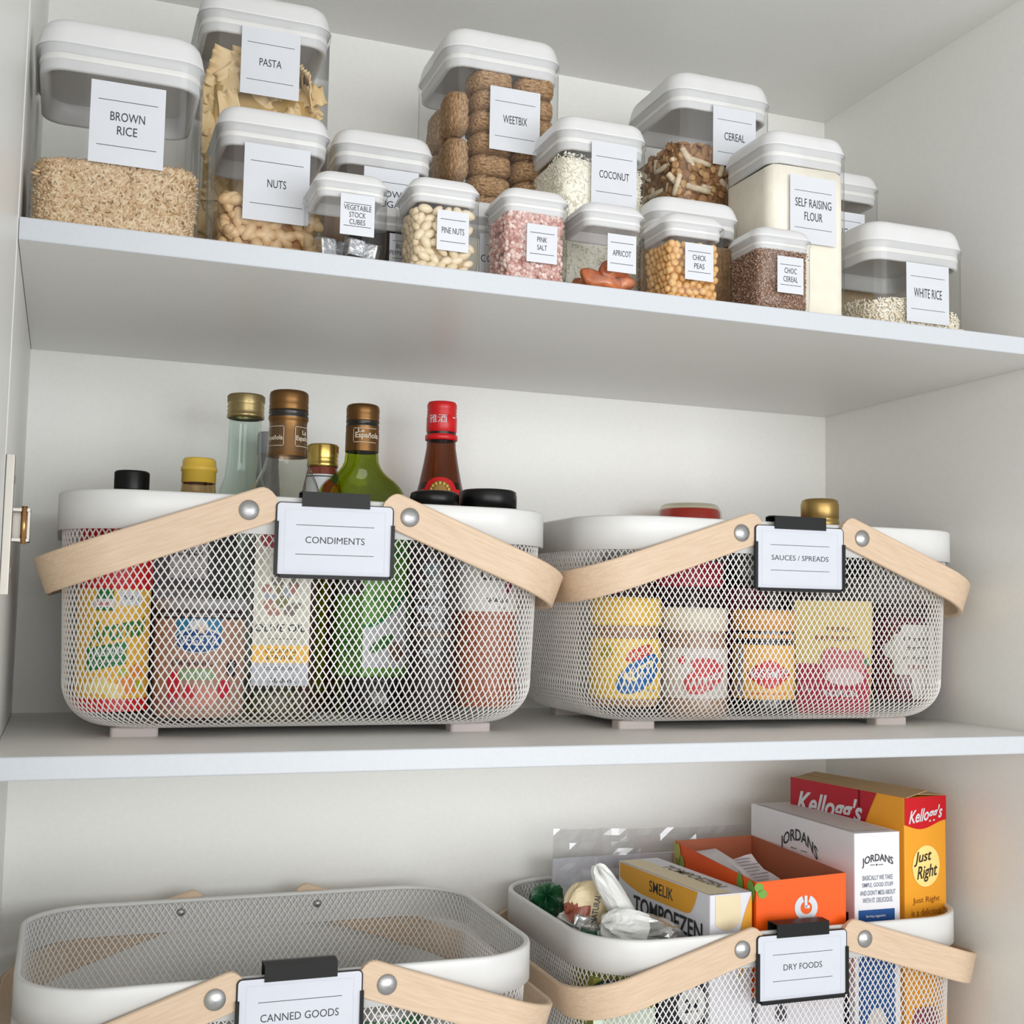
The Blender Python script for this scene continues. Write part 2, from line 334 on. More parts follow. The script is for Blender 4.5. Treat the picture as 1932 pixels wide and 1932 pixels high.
core('lentil', .07, P('#9c7a55', .9, noise=.4, nscale=300, bump=.5), 'dry_lentils', 'brown dry food in the container behind the chick peas', 'dry food', .001)
core('back', .15, P('#c9b08e', .9, noise=.1, nscale=300), 'raw_sugar', 'tan sugar in the container at the back right corner', 'sugar', .001)

def items(key, ztop, base, nx, nz, label, group, cat, name, jit=.001, faces='FL', roll=PI, zfun=None, inset=.004, vary=None, dep=.0):
    """single pieces lying against the front and left panes, copied from one"""
    cx, cy, W, Y, H, _ = BOX[key]; h = W/2 - inset; first = True; out = []
    for s in faces:
        for i in range(nx):
            for k in range(nz):
                u = -h + (i + .5 + (.5 if k % 2 else 0) - .25) * 2*h/nx; u = max(-h + .002, min(h - .002, u))
                zt_ = ztop + (zfun(u) if zfun else 0); z_ = (k + .5) * zt_ / nz
                if s == 'L' and u > h - .004: continue
                u += random.uniform(-jit, jit); z_ += random.uniform(-jit, jit); dd = dep + random.uniform(0, jit*1.5); e = max(0, abs(u) - (h - .006)); dd += e*e/.012
                p = (u, -h + dd, z_) if s == 'F' else (-h + dd, u, z_)
                o = base if first else base.copy()
                if first: first = False
                else: COL.objects.link(o)
                o.location = (cx + p[0], cy + p[1], p[2])
                o.rotation_euler = Euler((random.uniform(-.4, .4), random.uniform(-roll, roll), (0 if s == 'F' else PI/2) + random.uniform(-.4, .4)))
                sc = random.uniform(.86, 1.12); o.scale = (sc, sc, sc)
                tag(o, label, cat, group); out.append(o)
    return out
def blob(name, prof, mats, n=12, sy=1., sz=1., seam=0.):
    """lathe about local X"""
    mb = MB(); mb.loft([[(x, sy*r*math.cos(2*PI*j/n), sz*r*math.sin(2*PI*j/n)*(1 - seam*(j == n//4))) for j in range(n)] for x, r in prof], 0)
    return mb.build(name, mats)
# peanuts
z = zpx('nuts', 430, 356)
core('nuts', z - .004, P('#a8794a', .8, noise=.2, nscale=200), 'peanut_mass', 'rest of the peanuts deeper inside the NUTS container', 'peanuts', .001, inset=.011)  # core darker than the peanuts: shade in the gaps put into its colour
pn = blob('peanut', [(-.0092, .0008), (-.008, .0032), (-.0046, .0047), (0, .0048), (.0046, .0045), (.008, .003), (.0094, .0006)], P('#d3ab7a', .4, noise=.1, nscale=120, h2='#e2c296'), 12, 1., 1., .25)
items('nuts', z, pn, 5, 5, 'shelled pale peanut lying among the peanuts in the NUTS container', 'peanuts in the NUTS container', 'peanut', 'peanut', .0015, 'FLF', PI, None, .0085)
# pine nuts
z = zpx('pine', 800, 385)
core('pine', z - .003, P('#b39a76', .8), 'pine_nut_mass', 'rest of the pine nuts deeper inside the PINE NUTS container', 'pine nuts', .001, inset=.008)  # darker colour than the pine nuts paints the shade between them
pn = blob('pine_nut', [(-.0056, .0004), (-.005, .0018), (-.0032, .0031), (-.0005, .0036), (.0025, .0032), (.0047, .0019), (.0056, .0004)], P('#d8c3a0', .35, noise=.05, nscale=80, h2='#e6d5b6'), 10)
items('pine', z, pn, 5, 8, 'cream pine nut lying among the pine nuts in the PINE NUTS container', 'pine nuts in the PINE NUTS container', 'pine nut', 'pine_nut', .0011, 'FL', 1.1, None, .0062)
# split chick peas
z = zpx('chick', 1290, 453)
core('chick', z - .003, P('#b9813f', .8), 'split_pea_mass', 'rest of the orange split peas deeper inside the CHICK PEAS container', 'split peas', .001, inset=.007)  # darkened core colour stands in for shade between the peas
pn = blob('split_pea', [(-.0035, .0003), (-.003, .0019), (-.0015, .0031), (.0004, .0034), (.0016, .0026), (.0019, .0003)], P('#d9a262', .5, noise=.06, nscale=80, h2='#e6bc80'), 11)
for o in items('chick', z, pn, 7, 9, 'orange split pea lying among the peas in the CHICK PEAS container', 'split peas in the CHICK PEAS container', 'split pea', 'split_pea', .0009, 'FL', PI, None, .0058):
    o.rotation_euler = Euler((random.uniform(-.9, .9), random.uniform(-.9, .9), o.rotation_euler.z + random.choice((-1, 1)) * random.uniform(.5, 1.6)))
# wheat biscuits
def biscuit(l, w_, h):
    mb = MB(); n = 22; m = 40; L = []
    for i in range(n + 1):
        x = -l/2 + l*i/n; e = max(0, abs(x) - (l/2 - h*.45)) / (h*.45); f = math.sqrt(max(.06, 1 - e*e)); loop = []
        for j in range(m):
            t = 2*PI*j/m; cy_, sz_ = math.cos(t), math.sin(t); k = (abs(cy_)**3.2 + abs(sz_)**3.2)**(-1/3.2)
            rgh = 1 + .05*math.sin(j*2.4 + 3*math.sin(i*.7)) + RN.uniform(-.035, .035)
            loop.append((x + RN.uniform(-.0006, .0006), cy_*k*w_/2*f*rgh, sz_*k*h/2*(.35 + .65*f)*rgh))
        L.append(loop)
    mb.loft(L, 0); return mb.build('wheat_biscuit', P('#86603c', .9, noise=.3, nscale=700, bump=1., stretch=(.3, 1, 1), h2='#c7a278'))
cx, cy, W, Y, H, _ = BOX['weet']; h = W/2 - .0045; n_ = [0]
b0 = biscuit(.041, .042, .0205); 
LB = 'brown shredded wheat biscuit '
def put(x, y, z, r, lab, grp):
    o = b0 if n_[0] == 0 else b0.copy()
    if n_[0]: COL.objects.link(o)
    n_[0] += 1; o.location = (cx + x, cy + y, z); o.rotation_euler = r; tag(o, LB + lab, 'biscuit', grp)
for q in range(13):
    z = .013 + .0203*q
    if z > H - .041: break
    for x, lab, grp in ((h - .0200, 'lying flat in the right hand pile of the tall container', 'right pile of wheat biscuits'), (h - .0615, 'lying flat in the middle pile of the tall container', 'middle pile of wheat biscuits')):
        put(x + random.uniform(-.0015, .0015), -h + .0215, z, (random.uniform(-.06, .06), random.uniform(-.06, .06), random.uniform(-.05, .05)), lab, grp)
for q in range(5):
    put(-h + .0105, -h + .0215, .024 + .0445*q, (random.uniform(-.06, .06), PI/2 + random.uniform(-.1, .1), random.uniform(-.08, .08)), 'standing upright at the left side of the tall container', 'upright wheat biscuits')
for q in range(5):
    put(-h + .0105, -h + .0655, .024 + .0445*q, (random.uniform(-.06, .06), PI/2 + random.uniform(-.1, .1), 0), 'standing upright at the left rear of the tall container', 'rear upright wheat biscuits')
# pasta
def ribbon():
    mb = MB(); V = []; F = []; n = 30; L_ = .034; B = .022
    for i in range(n + 1):
        x = -L_/2 + L_*i/n
        for j in range(7):
            v = (j - 3) / 3; wv = .0032*math.sin(i*.84 + (0 if v > 0 else 1.5)) * max(0, abs(v) - .35) * 1.1
            V.append((x, v*B/2 + .0006*math.sin(i*.84)*(abs(v) > .9)*v, wv + .004*math.sin(x*90)))
    for i in range(n):
        for j in range(6): F.append((i*7+j, i*7+7+j, i*7+8+j, i*7+1+j))
    mb.add(V, F, 0, True); o = mb.build('pasta_ribbon', P('#dcbc88', .5, noise=.05, nscale=60, h2='#e6cb9c'))
    sm = o.modifiers.new('thickness', 'SOLIDIFY'); sm.thickness = .0012; return o
z = zpx('pasta', 430, 80)
core('pasta', .19, P('#c9a768', .8, noise=.15, nscale=60), 'pasta_mass', 'rest of the ruffled pasta deeper inside the PASTA container', 'pasta', .004, inset=.016)
pr = ribbon(); cx, cy, W, Y, H, zc_ = BOX['pasta']; i = 0
for s in 'FR':
    for a in range(5 if s == 'F' else 3):
        for q in range(12):
            u = max(-W/2 + .021, min(W/2 - .021, -W/2 + .016 + a * .0205 + random.uniform(-.004, .004))); zz = .012 + q*.018 + random.uniform(-.004, .004)
            lim = .235 - .010 - (.022 if u > .0 else 0) - (.01 if abs(u) < .02 else 0)
            if zz > lim: continue
            o = pr if i == 0 else pr.copy()
            if i: COL.objects.link(o)
            i += 1; o.location = (cx + u, cy - W/2 + .0175, zz) if s == 'F' else (cx + W/2 - .0185, cy + u, zz)
            o.rotation_euler = (PI/2 + random.uniform(-.45, .45), random.uniform(-PI, PI), (0 if s == 'F' else PI/2) + random.uniform(-.3, .3))
            tag(o, 'ruffled cream pasta ribbon lying among the pasta in the PASTA container', 'pasta', 'pasta ribbons in the PASTA container')
# cereal sticks and flakes
z = zpx('cer', 1300, 255)
o = core('cer', z - .008, P('#8a6440', .8, noise=.4, nscale=120, bump=.8), 'cereal_flakes', 'brown cereal flakes filling the CEREAL container', 'cereal', .003, inset=.008, dome=.008)
g = grains('cer', z - .003, 1500, .011, .0050, [P('#a87d52', .6), P('#8f6640', .6), P('#c39a6a', .6), P('#9a7048', .6)], 'flakes', None, None, lambda u: -.03*abs(u), 'FFLT', 7, .3, .5); join(o, g)
st = blob('bran_stick', [(-.0115, .001), (-.011, .0026), (-.004, .003), (.004, .0028), (.011, .0026), (.0117, .001)], P('#d9c3a2', .7, noise=.15, nscale=200, h2='#e9dabf'), 9)
items('cer', z - .010, st, 6, 8, 'pale bran stick lying among the flakes in the CEREAL container', 'bran sticks in the CEREAL container', 'bran stick', 'bran_stick', .004, 'FL', 1.4, None, .0048)
# apricots
def apricot(rx, ry, rz_, seed):
    mb = MB(); R2 = np.random.RandomState(seed); ph = R2.rand(4)*6; L = []
    for i in range(13):
        t = PI*i/12; L.append([(rx*math.sin(t)*math.cos(a)*(1 + .12*math.sin(3*a + ph[0])), ry*math.sin(t)*math.sin(a)*(1 + .1*math.sin(2*a + ph[1])), -rz_*math.cos(t) + .003*math.sin(4*a + ph[2])*math.sin(t)) for a in [2*PI*j/20 for j in range(20)]])
    mb.loft(L, 0); return mb.build('dried_apricot', P('#b85a30', .3, noise=.2, nscale=70, bump=.5, h2='#d9824c', coat=.3))
cx, cy, W, Y, H, _ = BOX['apr']
for (x, y, z, r, rx, d) in [(-.004, -.010, .010, .25, .019, 'flat on the bottom at the front'), (.013, -.004, .012, -.5, .014, 'leaning at the right'), (.004, -.012, .021, -.35, .013, 'on top of the heap'), (-.010, .012, .010, .1, .013, 'at the back of the heap')]:
    o = apricot(rx, .011, .007, int(x*1000 + 50)); o.location = (cx + x, cy + y, z); o.rotation_euler = (.5, r, 0)
    tag(o, 'sticky orange dried apricot ' + d + ' in the APRICOT container', 'apricot')
# stock cubes in foil
FOIL = P('#cfd0d3', .25, 1., noise=.15, nscale=150, bump=.9)
cx, cy, W, Y, H, _ = BOX['veg']
def cube():
    mb = MB(); s = .0065
    mb.loft([rr(2*s, 2*s, .0015, -s), rr(2*s, 2*s, .0015, s*.9)], 0, smooth=False)
    mb.add([(-s, -s, s*.9), (s, -s, s*.9), (s, s, s*.9), (-s, s, s*.9), (-s*1.3, 0, s*1.2), (s*1.3, 0, s*1.2), (0, 0, s*1.3)], [(0, 1, 5, 6, 4), (2, 3, 4, 6, 5), (0, 4, 3), (1, 2, 5)], 0)
    return mb.build('stock_cube', FOIL)
for i, (x, y, r, d) in enumerate([(-.017, -.014, .3, 'leftmost on the bottom'), (-.002, -.006, .9, 'lying behind the others'), (.004, -.017, .15, 'in the middle at the front'), (.017, -.012, -.4, 'at the right')]):
    o = cube(); o.location = (cx + x, cy + y, .0085 + (.001 if i != 2 else .002)); o.rotation_euler = (0, .1*(i - 1), r)
    tag(o, 'silver foil wrapped stock cube ' + d + ' of the STOCK CUBES container', 'stock cube')

# ------------------------------------------------------------------ mesh baskets
BW, BD, BH, BR = .404, .266, .189, .062
def insetat(z):
    """inset of the wall at height z above the shelf, bottom starts at z=.008"""
    if z > .043: return .003 + (.189 - z)/.146*.006
    t = (z - .008)/.035; return .009 + .035*(1 - math.sqrt(max(0, 1 - (1 - t)**2)))
def bloop(ins, z, n=None):
    """same number of points on every loop so that columns line up"""
    w2, d2, r = BW/2 - ins, BD/2 - ins, max(BR - ins*.7, .015); o = []
    nx, ny, na = 2*48, 2*24, 2*17
    for (ax, ay, bx, by, k) in ((-w2+r, -d2, w2-r, -d2, nx), ('a', w2-r, -d2+r, -PI/2, na), (w2, -d2+r, w2, d2-r, ny), ('a', w2-r, d2-r, 0, na), (w2-r, d2, -w2+r, d2, nx), ('a', -w2+r, d2-r, PI/2, na), (-w2, d2-r, -w2, -d2+r, ny), ('a', -w2+r, -d2+r, PI, na)):
        for i in range(k):
            t = i/k
            if ax == 'a': a = by + PI/2*t; o.append((ay + r*math.cos(a), bx + r*math.sin(a), z))
            else: o.append((ax + (bx-ax)*t, ay + (by-ay)*t, z))
    return o
def wire_mesh():
    rows = [.186 - .0044*i for i in range(int((.186 - .043)/.0044) + 1)]; a = 0
    prof = [(insetat(z), z) for z in rows]
    for k in range(1, 13):
        t = k/12*PI/2; prof.append((.009 + .035*(1 - math.cos(t)), .043 - .035*math.sin(t)))
    for k in range(1, 4): prof.append((.044 + .0045*k, .008))
    loops = [np.array(bloop(i, z)) for i, z in prof]; N = len(loops[0]); A = []; B = []
    for q in range(len(loops) - 1):
        idx = np.arange(q % 2, N, 2)
        A += [loops[q][idx], loops[q][idx]]; B += [loops[q+1][(idx + 1) % N], loops[q+1][(idx - 1) % N]]
    A = np.concatenate(A); B = np.concatenate(B); T = B - A; T /= np.linalg.norm(T, axis=1)[:, None]
    c = (A + B)/2; nrm = c*np.array([1/(BW/2)**2, 1/(BD/2)**2, 0]); nrm[:, 2] = (c[:, 2] < .043)*(-12.); nrm /= np.linalg.norm(nrm, axis=1)[:, None]
    U = np.cross(T, nrm); U /= np.linalg.norm(U, axis=1)[:, None]; Q = np.cross(U, T); hw, ht = .00045, .00032
    V = np.stack([E_ + s*hw*U + t*ht*Q for E_ in (A - T*.0003, B + T*.0003) for s, t in ((-1, -1), (1, -1), (1, 1), (-1, 1))], 1).reshape(-1, 3)
    n = len(A); b = np.arange(n)[:, None]*8
    F = np.concatenate([b + np.array([j, (j+1) % 4, (j+1) % 4 + 4, j + 4]) for j in range(4)])
    me = bpy.data.meshes.new('wire_mesh'); me.from_pydata(V.tolist(), [], F.tolist()); me.materials.append(WIRE)
    return me
WM = wire_mesh()
HZ = BH - .0122; HX = .064
def make_handle(sx, L, parent, ang, bend=.052):
    """bent birch strap; local origin on the pivot line, local +X*sx away from the rivets"""
    h = bpy.data.objects.new('handle', None)
    t = .0046; wd = .0288; yo = BD/2 + t/2 + .0012; pts = []
    nS = 10
    for i in range(nS + 1): pts.append((-.0135 + (L - bend + .0135)*i/nS, -yo, i == 0))
    for i in range(1, 25): a = PI/2*i/24; pts.append((L - bend + bend*math.sin(a), -yo + bend*(1 - math.cos(a)), False))
    pts += [(x, -y, e) for x, y, e in pts[::-1]]
    mb = MB(); L_ = []; n = len(pts)
    for i, (x, y, e) in enumerate(pts):
        p = Vector((x, y, 0)); tg = (Vector((*pts[min(i+1, n-1)][:2], 0)) - Vector((*pts[max(i-1, 0)][:2], 0))).normalized(); nr = Vector((tg.y, -tg.x, 0))
        hw = wd/2; r = .0009
        L_.append([(p + nr*a + Vector((0, 0, b))) for a, b in ((t/2, -hw + r), (t/2, hw - r), (t/2 - r, hw), (-t/2 + r, hw), (-t/2, hw - r), (-t/2, -hw + r), (-t/2 + r, -hw), (t/2 - r, -hw))])
    # rounded strap ends
    def cap(i, sgn):
        x, y, _ = pts[i]; out = []
        for k in range(1, 6):
            a = PI/2*k/5; s_ = max(math.cos(a), .25); out.append([Vector((x - .010*math.sin(a), q.y, q.z*s_)) for q in L_[i]])
        return out
    c0 = cap(0, -1)[::-1]; c1 = cap(n - 1, 1)
    L_ = c0 + L_ + c1
    L_ = [[(q[0]*sx, q[1], q[2]) for q in l] for l in L_]
    if sx < 0: L_ = [l[::-1] for l in L_]
    mb.loft(L_, 0, smooth=False)
    o = mb.build('handle', WOOD, parent); o.location = (sx*HX, 0, HZ); o.rotation_euler = (0, sx*math.radians(ang), 0)
    for sy in (-1, 1):
        rv = MB(Matrix.Translation((0, sy*(yo + t/2), 0)) @ Matrix.Rotation(-sy*-PI/2 if sy < 0 else -PI/2, 4, 'X'))
        rv.T = Matrix.Translation((0, sy*(yo + t/2), 0)) @ Matrix.Rotation(PI/2 if sy < 0 else -PI/2, 4, 'X')
        rv.lathe([(0, -.001), (.0078, -.001), (.0078, .0008), (.0072, .0016), (.004, .0027), (.0006, .0036), (0, .0036)], n=32)
        rv.build('rivet', STEEL, o)
        iv = MB(); iv.T = Matrix.Translation((0, sy*(BD/2 - .0035), 0)) @ Matrix.Rotation(-PI/2 if sy < 0 else PI/2, 4, 'X')
        iv.lathe([(0, -.002), (.0036, -.002), (.0036, .0006), (.0025, .0018), (0, .0022)], n=20); iv.build('screw', STEEL, o)
    return o
def basket(cx, yf, zs, desc, al, ar, LL=.156, LR=.156):
    b = thing('mesh_basket', (cx, yf + BD/2, zs), desc, 'basket', 'white mesh baskets with wooden handles')
    o = bpy.data.objects.new('wire_mesh', WM); COL.objects.link(o); o.parent = b
    mb = MB(); mb.loft([bloop(i, z)[::2] for i, z in ((.0012, .159), (0, .1592), (0, .1868), (.0004, .1882), (.0014, .189), (.0034, .189), (.0046, .1882), (.005, .1868), (.0046, .1856), (.0022, .1852), (.0012, .184), (.0012, .159))], 0, False, False)
    mb.build('rim_band', P('#d6d6d4', .35), b)
    mb = MB(); mb.loft([bloop(.0535, .0072)[::2], bloop(.0535, .0088)[::2]], 0, smooth=False); mb.build('base_plate', WIRE, b)
    mb = MB(); 
    L = []
    for k in range(9): a = 2*PI*k/8; L.append([(p[0]*(1 + .0), p[1], .0078 + .0009*math.sin(a)) for p in bloop(.046 + .0009*math.cos(a), 0)[::4]])
    mb.loft(L, 0, False, False); mb.build('base_ring', WIRE, b)
    for sx in (-1, 1):
        for sy in (-1, 1):
            mb = MB(); mb.loft([rr(.036, .018, .003, 0), rr(.036, .018, .003, .0065), rr(.034, .016, .003, .0075)], 0, smooth=False); mb.build('foot', FOOT, b, (sx*.138, sy*(BD/2 - .058), 0))
    make_handle(-1, LL, b, al); make_handle(1, LR, b, ar)
    return b
def holder(bk, cxoff, s, dz, desc, capmm=.0052, wmm=.047):
    """black clip-on frame with a white card, hung over the basket rim"""
    w_, h_ = .094, .0585
    t = thing('label_holder', (bk.location.x + cxoff, bk.location.y - BD/2 - .0062, bk.location.z + BH - .0055 - h_ + dz), desc, 'label holder', 'black clip-on label holders')
    mb = MB(Matrix.Translation((0, 0, h_/2)) @ Matrix.Rotation(PI/2, 4, 'X'))
    mb.loft([rr(w_, h_, .004, -.0012), rr(w_, h_, .004, .0008)], 0, smooth=False); mb.build('frame', BLACK, t)
    mb = MB(); mb.box((-w_/2 - .0006, -.0028, .0015), (-w_/2 + .0022, -.0008, h_*.74)); mb.box((w_/2 - .0022, -.0028, .0015), (w_/2 + .0006, -.0008, h_*.74)); mb.box((-w_/2 + .004, -.003, -.0008), (w_/2 - .004, -.0008, .0022)); mb.build('retainer', BLACK, t)
    mb = MB(Matrix.Translation((0, 0, h_/2 + .0008)) @ Matrix.Rotation(PI/2, 4, 'X')); mb.loft([rr(w_ - .0022, h_ - .0030, .003, .0008), rr(w_ - .0022, h_ - .0030, .003, .0012)], 0, smooth=False)
    pl = flat((0, -.00125, 0))
    mb.T = None; u, v = w_*.425, h_*.5
    for (a0, a1, b0, b1) in ((-u, u, .0045, .00465), (-u, u, h_ - .0055, h_ - .00535), (-u, -u + .00015, .0045, h_ - .0055), (u - .00015, u, .0045, h_ - .0055)): shape(mb, pl, a0, a1, b0, b1, 2, 1, .0001)
    for z in (.31, .70): shape(mb, pl, -w_*.33, w_*.33, h_*z - .0002, h_*z + .0002, 1, 1, .0002)
    text(mb, pl, s, 0, h_*.505, wmm, capmm, 1, off=.0002, bold=-.004)
    mb.build('card', [P('#cbced7', .5), INK, P('#bfc2c8', .6)], t)
    mb = MB(); cw = .027
    prof = [(-.0012, h_ - .003), (-.0012, h_ + .0078), (.0075, h_ + .0082), (.0128, h_ + .0076), (.0128, h_ - .008), (.0138, h_ - .008), (.0138, h_ + .0085), (.0075, h_ + .0094), (-.0024, h_ + .0088), (-.0024, h_ - .003)]
    mb.loft([[(x, y, z) for y, z in prof] for x in (-cw, cw)], 0, smooth=False); mb.build('clip', BLACK, t)
    return t
BK1 = basket(.0465, .088, Z2, 'white mesh basket labelled CONDIMENTS full of bottles on the middle shelf', 20, 21.5)
BK2 = basket(.4805, .088, Z2, 'white mesh basket labelled SAUCES / SPREADS full of jars on the middle shelf', 19, 21.5)
BK3 = basket(.032, .066, -.530 - BH, 'nearly empty white mesh basket labelled CANNED GOODS at the lower left', 19, 19)
BK4 = basket(.4885, .098, -.537 - BH, 'white mesh basket labelled DRY FOODS full of boxes at the lower right', 16, 17)
holder(BK1, .0035, 'CONDIMENTS', .001, 'black framed card lettered CONDIMENTS clipped to the basket of bottles')
holder(BK2, -.004, 'SAUCES / SPREADS', .0015, 'black framed card lettered SAUCES / SPREADS clipped to the basket of jars', .0046, .060)
holder(BK3, -.002, 'CANNED GOODS', .0062, 'black framed card lettered CANNED GOODS clipped to the nearly empty basket', .0055, .058)
holder(BK4, -.003, 'DRY FOODS', .004, 'black framed card lettered DRY FOODS clipped to the basket of boxes', .0052, .040)

# ------------------------------------------------------------------ bottles, jars and packets in the middle baskets
FL = Z2 + .0092
def item(name, px, Y, desc, cat, group=None, zf=FL, face=True):
    # corner items rest a little higher, on the curved basket sides
    p = at(px, 1150, Y); rz = math.atan2(CAM.x - p.x, -(CAM.y - Y)) * (1 if face else 0)
    t = thing(name, (p.x, Y, zf), desc, cat, group, rz)
    sc = (at(px + 1, 1150, Y).x - at(px, 1150, Y).x) * math.cos(rz) * 1.0
    dist = (Vector((p.x, Y, 0)) - Vector((CAM.x, CAM.y, 0))).length
    sc = abs((at(px + 10, 1150, Y) - at(px, 1150, Y)).length) / 10 * math.cos(math.atan2(p.x - CAM.x, Y - CAM.y))
    Z = lambda y: at(px, y, Y).z - zf
    return t, sc, Z
def pl_lathe(prof, sc, Z, zf=0): return [(r*sc, Z(y)) for r, y in prof]
def part(t, name, prof, mat, n=40, **k):
    mb = MB(); mb.lathe(prof, 0, n, **k); return mb.build(name, mat, t)
def ridged(t, name, R, z0, z1, mat, n=60, dep=.0004, top=True):
    mb = MB(); L = []
    for z, f, rg in ((z0, 1, 0), (z0 + .0005, 1, 1), (z1 - .0016, 1, 1), (z1 - .0008, .985, 0), (z1, .93, 0)):
        L.append([((R*f + dep*rg*(1 if j % 2 else -1))*math.cos(2*PI*j/n), (R*f + dep*rg*(1 if j % 2 else -1))*math.sin(2*PI*j/n), z) for j in range(n)])
    mb.loft(L, 0, False, True); return mb.build(name, mat, t)
GLASS = CLEAR((.93, .94, .93), 1.5, .02); GREENISH = CLEAR((.86, .93, .89), 1.5, .02)
GOLD = P('#a8966a', .33, .9); BRONZE = P('#775632', .36, .85, noise=.08, nscale=40); BLK = P('#09090a', .35, spec=.35); RED = P('#d0161c', .35); YEL = P('#e6c04c', .4)
DK = P('#2b2226', .3, coat=.3)
def colored(c, rough=.4, **k): return P(c, rough, spec=.3, **k)

# --- yellow seasoning canister with red lid
t, s, Z = item('seasoning_canister', 216, .152, 'yellow and red seasoning canister with green lettering at the left of the CONDIMENTS basket', 'canister', zf=FL + .011)
R = 69*s; mb = MB(); cp = cyl(R)
mb.lathe([(R*.96, 0), (R, .002), (R, Z(1110))], 0, 56, capb=True)
shape(mb, cp, -R*1.7, R*1.7, Z(1338), Z(1314), 1, 30); 
text(mb, cp, 'Aromat', 0.004, Z(1188), 118*s, 46*s, 2, bold=.02, shear=.25, slope=.22, arc=.002, off=.0006)
shape(mb, cp, -52*s, 26*s, lambda u: Z(1255) + .2*u, lambda u: Z(1212) + .2*u, 2, 14)
text(mb, cp, 'ORIGINAL', -13*s, Z(1228), 66*s, 15*s, 3, bold=.01, slope=.2, off=.0007); text(mb, cp, 'Seasoning', -11*s, Z(1246), 50*s, 9*s, 3, slope=.2, off=.0007)
shape(mb, cp, -34*s, -2*s, Z(1152), Z(1112), 2, 8); shape(mb, cp, -40*s, 0, Z(1146), Z(1130), 3, 8, .0006); text(mb, cp, 'Knorr', -19*s, Z(1138), 30*s, 9*s, 1, bold=.02, shear=.2, off=.001)
shape(mb, cp, 8*s, 54*s, Z(1142), Z(1114), 3, 8); text(mb, cp, '90 g', 32*s, Z(1128), 30*s, 11*s, 4, off=.0008)
for (u, y, r, m) in ((30, 1290, 22, 5), (50, 1262, 16, 5), (8, 1300, 18, 6), (-20, 1290, 20, 6), (20, 1265, 9, 7), (56, 1290, 12, 7), (-45, 1295, 14, 6)): ell(mb, cp, u*s, Z(y), r*s, r*s*.8, m, 14)
mb.build('body', [colored('#eebb45'), RED, colored('#1f7a3d'), CARD, INK, colored('#e58a3a'), colored('#ecd98a'), colored('#a9b53c')], t)
part(t, 'lid', [(R*1.0, Z(1112)), (R*1.03, Z(1108)), (R*1.03, Z(965)), (R*.98, Z(958)), (0, Z(956))], RED, 56)
# --- dark bottle with a black screw cap
t, s, Z = item('sauce_bottle', 238, .275, 'dark bottle whose black screw cap shows above the left end of the CONDIMENTS basket', 'bottle')
part(t, 'body', [(0, .0), (52*s, .0), (54*s, .004), (54*s, Z(1010)), (34*s, Z(950)), (27*s, Z(935)), (27*s, Z(910))], P('#3a1f1c', .25), capb=True)
ridged(t, 'cap', 33*s, Z(924), Z(889), BLK, 72)
# --- mustard bottle, yellow cap
t, s, Z = item('mustard_bottle', 365, .262, 'mustard bottle whose yellow flip cap shows above the CONDIMENTS basket rim', 'bottle')
part(t, 'body', [(0, 0), (50*s, 0), (52*s, .004), (52*s, Z(1000)), (36*s, Z(945)), (33*s, Z(922)), (32*s, Z(905))], CLEAR((.75, .6, .4), 1.5), capb=True)
part(t, 'mustard', [(0, .002), (48*s, .002), (50*s, .006), (50*s, Z(1005)), (0, Z(1003))], P('#51402c', .5))
part(t, 'cap', [(31*s, Z(912)), (33*s, Z(911)), (33*s, Z(890)), (35*s, Z(889)), (35*s, Z(882)), (33*s, Z(881)), (32*s, Z(869)), (29*s, Z(865)), (0, Z(864))], YEL)
# --- pepper box behind
t, s, Z = item('pepper_box', 366, .225, 'grey pepper carton behind the brown seasoning tub in the CONDIMENTS basket', 'carton')
mb = MB(); w_ = 76*s; mb.box((-w_, -.016, 0), (w_, .016, Z(985)))
pl = flat((0, -.016, 0)); shape(mb, pl, -48*s, 22*s, Z(1092), Z(985), 1, 2); shape(mb, pl, -48*s, 22*s, Z(1074), Z(1073), 2, 2, .0005); shape(mb, pl, -w_, w_*.4, Z(1136), Z(1113), 3, 2)
text(mb, pl, 'BLACK', -14*s, Z(1022), 56*s, 17*s, 2, off=.0006); text(mb, pl, 'PEPPER', -14*s, Z(1048), 58*s, 17*s, 2, off=.0006); text(mb, pl, '50 g', -14*s, Z(1083), 24*s, 8*s, 2, off=.0006)
shape(mb, pl, w_*.42, w_, 0, Z(985), 4, 2)
mb.build('carton', [colored('#4d464c'), colored('#b9b6b9'), INK, colored('#8b898d'), colored('#1c1a22')], t)
# --- brown seasoning tub with grey lid
t, s, Z = item('seasoning_tub', 380, .158, 'pinkish brown seasoning tub with a blue oval logo and grey lid in the CONDIMENTS basket', 'tub', zf=FL + .006)
R = 86*s; cp = cyl(R); mb = MB()
mb.lathe([(R*.95, 0), (R*.97, .002), (R, .006), (R, Z(1150))], 0, 60, capb=True)
shape(mb, cp, -R*1.6, R*1.6, Z(1168), Z(1150), 1, 30); text(mb, cp, 'ORGANIC · NO ADDED MSG · ORGANIC', 0, Z(1160), 165*s, 7*s, 2, off=.0006)
shape(mb, cp, -46*s, 40*s, Z(1215), Z(1166), 3, 12); ell(mb, cp, -3*s, Z(1206), 46*s, 24*s, 2, 24, .0006); ell(mb, cp, -3*s, Z(1207), 43*s, 21*s, 4, 24, .0009); text(mb, cp, 'VEGETA', -3*s, Z(1206), 70*s, 19*s, 2, bold=.01, shear=.1, off=.0012)
ell(mb, cp, -3*s, Z(1180), 17*s, 12*s, 2, 14, .0008); ell(mb, cp, 2*s, Z(1186), 7*s, 8*s, 7, 10, .001)
